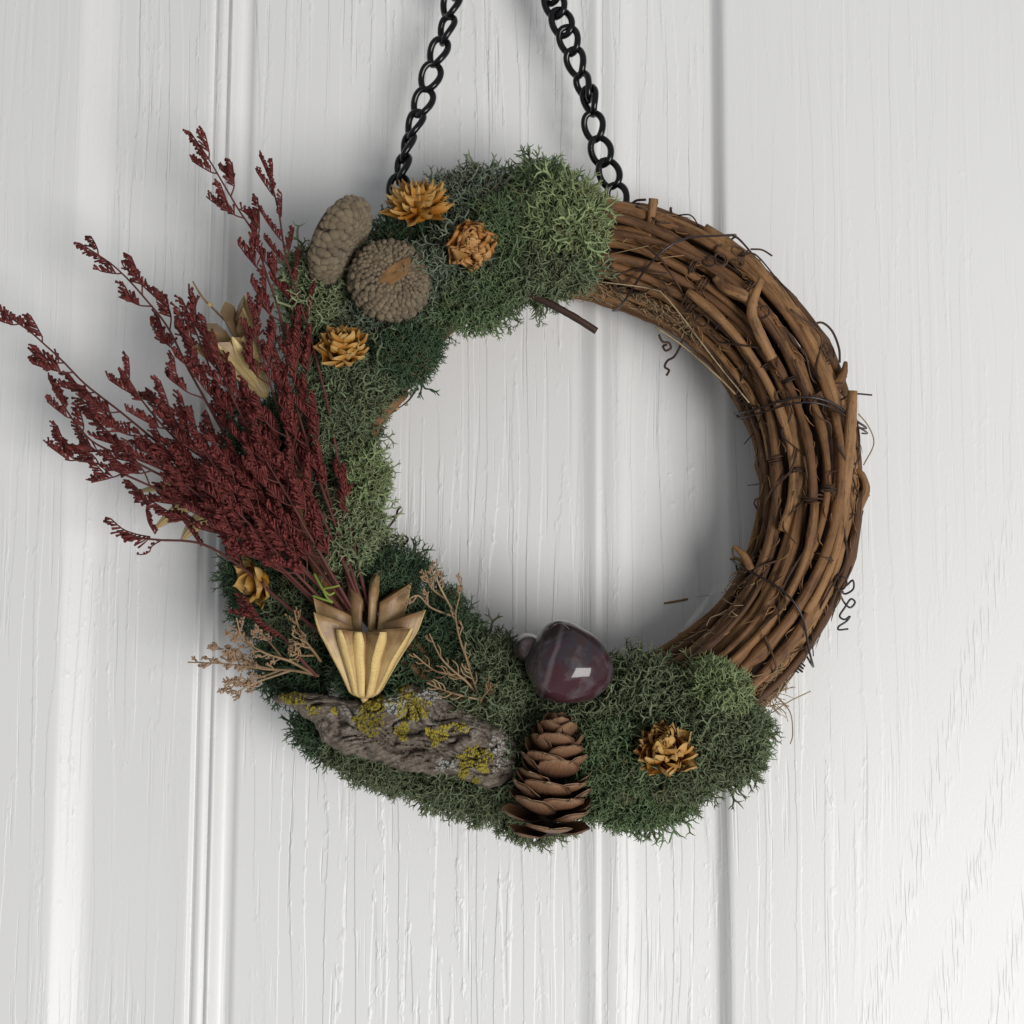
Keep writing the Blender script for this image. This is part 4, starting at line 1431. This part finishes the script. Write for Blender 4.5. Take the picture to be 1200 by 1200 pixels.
root, F = acorn("round acorn cap facing front with an orange-brown scar", ac2, (.30, -.93, .10), e5, 45.5, 43,
                [(.90, 0), (1.0, .15), (1.02, .38), (.98, .62), (.88, .82), (.70, .93), (.48, 1.0), (.32, 1.02), (.2, 1.02), (.02, 1.01)],
                [(.02, 9.5), (.09, 10.5), (.165, 10.5), (.24, 10), (.31, 9.5), (.38, 8.5), (.445, 7.5), (.51, 6.5), (.57, 6), (.63, 5.5), (.69, 5), (.75, 5), (.81, 5), (.88, 5)], True)
mb = MB()
rows_ = [(19.5, 42.6), (18.5, 46.4), (14, 47.6), (8, 46.4), (.5, 46.0)]
V = np.array([[r * math.cos(a) * 1.25 * (1 + .16 * math.sin(3 * a + 1) + .10 * math.sin(5 * a)), r * math.sin(a) * .62 * (1 + .2 * math.cos(2 * a + .6)), z - .4 + 1.2 * math.sin(2 * a + r)] for r, z in rows_ for a in v])
ca, sa = math.cos(.75), math.sin(.75)
V = np.stack([V[:, 0] * ca - V[:, 1] * sa, V[:, 0] * sa + V[:, 1] * ca, V[:, 2]], 1)
mb.add((V * e5) @ F.T + ac2, [grid_faces(5, 30, True)])
part("scar", mb, M_CAPIN, root)
mb = MB()
v = np.linspace(0, 2 * np.pi, 30, endpoint=False)
rows_ = [(41, 2), (41, -7), (34, -12), (18, -15), (1, -15)]
V = np.array([[r * math.cos(a), r * math.sin(a), z] for r, z in rows_ for a in v])
mb.add((V * e5) @ F.T + ac2, [grid_faces(5, 30, True)])
part("nut", mb, M_NUT, root)

# ------------------------------------------------------------------ bark with lichen
top = np.array([(319, 817), (345, 811), (385, 816), (425, 823), (452, 815), (478, 800), (502, 805), (528, 824), (560, 839), (588, 850), (606, 872)], float)
bot = np.array([(320, 820), (345, 830), (369, 850), (378, 870), (405, 884), (440, 893), (470, 903), (502, 906), (540, 912), (574, 926), (603, 908)], float)
NU, NV = 170, 66
uu = np.linspace(0, 1, NU)
ti = np.linspace(0, 1, len(top))
tu = np.stack([np.interp(uu, ti, top[:, 0]), np.interp(uu, ti, top[:, 1])], 1)
bu = np.stack([np.interp(uu, ti, bot[:, 0]), np.interp(uu, ti, bot[:, 1])], 1)
for i in range(NU):
    tu[i, 1] += 3.0 * mnoise.noise(Vector((uu[i] * 34, 1.3, 0))) + 1.5 * mnoise.noise(Vector((uu[i] * 90, 4.3, 0)))
    bu[i, 1] += 3.5 * mnoise.noise(Vector((uu[i] * 30, 7.3, 0))) + 1.8 * mnoise.noise(Vector((uu[i] * 80, 9.3, 0)))
vv = np.linspace(0, 1, NV)
bpx = tu[:, None] * (1 - vv)[None, :, None] + bu[:, None] * vv[None, :, None]
hh = np.zeros((NU, NV))
for i in range(NU):
    for j in range(NV):
        x, y = bpx[i, j]
        X = (x * .95 + y * .31) / 100
        Y = (-x * .31 + y * .95) / 100
        wv = mnoise.noise(Vector((X * 2.2, Y * 2.2, 3.1))) * .28
        lay = mnoise.noise(Vector((X * 1.6, (Y + wv) * 6.5, 0))) + .5 * mnoise.noise(Vector((X * 4, (Y + wv) * 15, 2)))
        st = (math.floor(lay * 3.2) + min(1, (lay * 3.2 - math.floor(lay * 3.2)) * 3.5)) / 3.2
        cr = 1 - abs(mnoise.noise(Vector((X * 3.1, (Y + wv) * 10, 8)))) * 9
        rough = mnoise.noise(Vector((X * 26, Y * 44, 5))) + .6 * mnoise.noise(Vector((X * 60, Y * 90, 5)))
        edge = min(1, vv[j] * (1 - vv[j]) * 4)
        hh[i, j] = .0105 * edge ** .5 + 0.0042 * st * edge ** .3 - .0035 * max(0, cr) * edge * 1.3 + .0011 * rough
endf = np.minimum(1, np.minimum(uu * 5, (1 - uu) * 6 + .25)) ** .6
hh = .046 + hh * endf[:, None]
BW = P(bpx[..., 0], bpx[..., 1], hh)
bark = thing("bark_piece", "rugged grey piece of tree bark with yellow lichen under the seed pod", "bark", P(460, 860, .04))
mb = MB()
mb.add(BW.reshape(-1, 3), [grid_faces(NU, NV)[:, ::-1]], np.stack([np.broadcast_to(uu[:, None], (NU, NV)), np.broadcast_to(vv[None], (NU, NV)), hh], -1).reshape(-1, 3))
sel = np.concatenate([np.stack([np.arange(NU), np.zeros(NU, int)], 1), np.stack([np.full(NV, NU - 1), np.arange(NV)], 1)[1:],
                      np.stack([np.arange(NU)[::-1], np.full(NU, NV - 1)], 1)[1:], np.stack([np.zeros(NV, int), np.arange(NV)[::-1]], 1)[1:-1]])
rim = BW[sel[:, 0], sel[:, 1]]
rim2 = rim.copy()
rim2[:, 1] = -.036
cen = rim.mean(0)
rim2 = cen * .06 + rim2 * .94
rim2[:, 1] = -.036
m = len(sel)
i = np.arange(m)
j = (i + 1) % m
mb.add(np.vstack([rim, rim2, [[rim2[:, 0].mean(), -.036, rim2[:, 2].mean()]]]), [np.stack([i, j, j + m, i + m], -1), np.stack([i + m, j + m, np.full(m, 2 * m)], -1)])
part("bark_slab", mb, M_BARK, bark)

SVl, SFl = sphere_mesh(5, 6)
flat = bpx.reshape(-1, 2)
Wf = BW.reshape(-1, 3)
for (lx, ly, rx, ry, n, mt, nm) in ((343, 816, 17, 8, 120, M_LICH, "yellow_lichen"), (366, 832, 9, 6, 40, M_LICH, "yellow_lichen"), (393, 833, 5, 4, 22, M_LICH, "yellow_lichen"),
                                    (433, 840, 17, 21, 300, M_LICH, "yellow_lichen"), (446, 822, 8, 9, 70, M_LICH, "yellow_lichen"), (468, 805, 10, 6, 70, M_LICH, "yellow_lichen"),
                                    (482, 828, 20, 17, 300, M_LICH, "yellow_lichen"), (471, 857, 9, 9, 90, M_LICH, "yellow_lichen"), (512, 862, 15, 11, 150, M_LICH, "yellow_lichen"),
                                    (538, 853, 14, 6, 45, M_LICH, "yellow_lichen"), (557, 888, 19, 15, 230, M_LICH, "yellow_lichen"), (543, 904, 7, 10, 60, M_LICH, "yellow_lichen"),
                                    (567, 900, 6, 6, 40, M_LICH, "yellow_lichen"), (559, 914, 5, 5, 24, M_LICH, "yellow_lichen"),
                                    (463, 826, 12, 11, 110, M_LICHG, "grey_lichen"), (505, 815, 16, 6, 60, M_LICHG, "grey_lichen"), (585, 880, 14, 22, 90, M_LICHG, "grey_lichen"), (520, 895, 16, 8, 50, M_LICHG, "grey_lichen")):
    mb = MB()
    d = ((flat[:, 0] - lx) / rx) ** 2 + ((flat[:, 1] - ly) / ry) ** 2
    nz = np.array([mnoise.noise(Vector((q[0] / 9, q[1] / 9, 2.0))) for q in flat[d < 2.2]])
    cand = np.where(d < 2.2)[0][(d[d < 2.2] + nz * 1.1) < 1]
    if not len(cand):
        continue
    ids = rng.choice(cand, min(n, len(cand)), replace=False)
    ee = PX(.055)
    for k in ids:
        s = rng.uniform(.9, 2.3) * ee
        Rm = basis(norm(np.array([rng.normal(0, .5), -1, rng.normal(0, .5)])), rng.uniform(0, 6))
        V = (SVl * np.array([1.0, rng.uniform(.6, 1.1), .55]) * s * rng.uniform(.85, 1.15, (len(SVl), 1))) @ Rm.T + Wf[k]
        mb.add(V, [SFl])
    part(nm, mb, mt, bark)

# ------------------------------------------------------------------ the polished stone
SVb, SFb = sphere_mesh(40, 56)


def pebble(C, e, half, pts, pw=1.0, rot=0.0, seed=0, amp=.04):
    """rounded stone whose outline follows a few radii given round the picture plane"""
    a = np.arctan2(SVb[:, 2], SVb[:, 0])
    ang = np.array([p[0] for p in pts]) * math.pi / 180
    rad = np.array([p[1] for p in pts], float)
    aa = np.concatenate([ang - 2 * math.pi, ang, ang + 2 * math.pi])
    ra = np.tile(rad, 3)
    rr = np.zeros(len(a))
    for k in range(-6, 7):
        rr += np.interp(a + k * .06, aa, ra)
    rr /= 13
    rho = np.sqrt(SVb[:, 0] ** 2 + SVb[:, 2] ** 2)
    flat_ = rho ** pw
    V = np.stack([np.cos(a) * flat_ * rr * e, SVb[:, 1] * half, np.sin(a) * flat_ * rr * e], 1)
    n = np.array([mnoise.noise(Vector(tuple(v * 1.4 + seed))) for v in SVb])
    return V * (1 + amp * n)[:, None] + C


stC = P(666, 778, .056)
st = thing("polished_stone", "glossy dark purple polished stone sitting above the pine cone", "stone", P(666, 822, .05))
mb = MB()
mb.add(pebble(stC, PX(.06), .0130, [(-175, 47), (-150, 49), (-120, 51), (-90, 47), (-62, 47), (-40, 52), (-14, 57), (4, 52), (28, 44), (52, 44), (78, 49), (100, 55), (118, 51), (140, 48), (160, 50)], .92, seed=3.0, amp=.09), [SFb])
part("main_stone", mb, M_STONE, st)
mb = MB()
mb.add(pebble(P(618, 760, .050), PX(.05), .009, [(0, 14), (50, 20), (80, 25), (120, 22), (160, 14), (180, 13), (-120, 19), (-90, 24), (-60, 20)], .6, seed=9.0), [SFb])
part("side_lobe", mb, M_STONE, st)

for pts in ([(632, 752, .066), (640, 738, .068), (654, 729, .067), (664, 733, .066)], [(638, 744, .067), (648, 733, .069), (658, 730, .068), (668, 738, .067)]):
    px_tube(pts, [.7, 1.1, 1.1, .6], M_WIRE, "wire_loop", 24, 6, st)

# ------------------------------------------------------------------ pine cone
c0, c1 = P(640, 974, .050), P(656, 832, .058)
cone = thing("pine_cone", "open brown pine cone hanging tip-up below the purple stone", "pine cone", c0)
ax = norm(c1 - c0)
LEN = np.linalg.norm(c1 - c0)
ec = PX(.06)


def scale_mesh(seed):
    r = np.random.default_rng(seed)
    nu, nv = 11, 9
    t = np.linspace(0, 1, nu)[:, None]
    u = np.linspace(-1, 1, nv)[None]
    w = np.interp(t[:, 0], [0, .25, .6, .82, .94, 1], [.16, .34, .50, .44, .27, .05])[:, None]
    x = u * w
    # edge rounded, mid rib a bit longer
    z = t - .05 * u ** 2 * t
    y = -.10 + .30 * (u ** 2) * w * 1.0 - .12 * np.sin(np.pi * t * .9) + .16 * t ** 2.2     # convex outside (-y), tip turns in
    y = y + .012 * r.standard_normal((nu, nv)) * t
    V = np.stack(np.broadcast_arrays(x, y, z), -1)
    V2 = V + np.array([0, .055, 0]) * (1 - .55 * t[..., None])
    tc = np.stack(np.broadcast_arrays(t, u, t * 0), -1)
    mb = MB()
    F = grid_faces(nu, nv)
    b = nu * nv
    per = np.concatenate([np.arange(nv), np.arange(1, nu) * nv + nv - 1, (nu - 1) * nv + np.arange(nv - 2, -1, -1), np.arange(nu - 2, 0, -1) * nv])
    q = np.stack([per, np.roll(per, -1), np.roll(per, -1) + b, per + b], -1)
    mb.add(np.vstack([V.reshape(-1, 3), V2.reshape(-1, 3)]), [F, F[:, ::-1] + b, q], np.vstack([tc.reshape(-1, 3)] * 2))
    return mb.mesh("scale", M_CONE, (0, 0, 0))


SM = [scale_mesh(k) for k in range(5)]
Fc = basis(ax)
NSC = 50
for i in range(2, NSC):
    s = i / (NSC - 1)
    s = s ** 1.0
    a = i * 2.39996 + .4
    tilt = R_(np.interp(s, [0, .15, .5, .8, 1], [92, 74, 58, 42, 14]) + rng.normal(0, 5))
    Ls = np.interp(s, [0, .2, .55, .85, 1], [44, 52, 47, 35, 22]) * ec * rng.uniform(.94, 1.06)
    Ws = np.interp(s, [0, .2, .55, .85, 1], [50, 56, 51, 40, 23]) * ec * rng.uniform(.94, 1.06)
    rad = Fc[:, 0] * math.cos(a) + Fc[:, 1] * math.sin(a)
    z = norm(ax * math.cos(tilt) + rad * math.sin(tilt))
    y = norm(ax * math.sin(tilt) - rad * math.cos(tilt))
    x = np.cross(y, z)
    o = bpy.data.objects.new("scale", SM[i % 5])
    COL.objects.link(o)
    o.parent = cone
    o.matrix_local = mat4(np.stack([x, y, z], 1), (Ws, Ls * .8, Ls), ax * (s * LEN * .84) + rad * 4 * ec)
mb = MB()
tube(mb, spline([c0 - ax * 2 * ec, c0 + ax * LEN * .5, c1 - ax * 8 * ec], 16), np.linspace(13, 5, 16) * ec, 10)
part("core", mb, M_CORE, cone)
print("objects", len(bpy.data.objects), "polys", sum(len(m.polygons) for m in bpy.data.meshes))
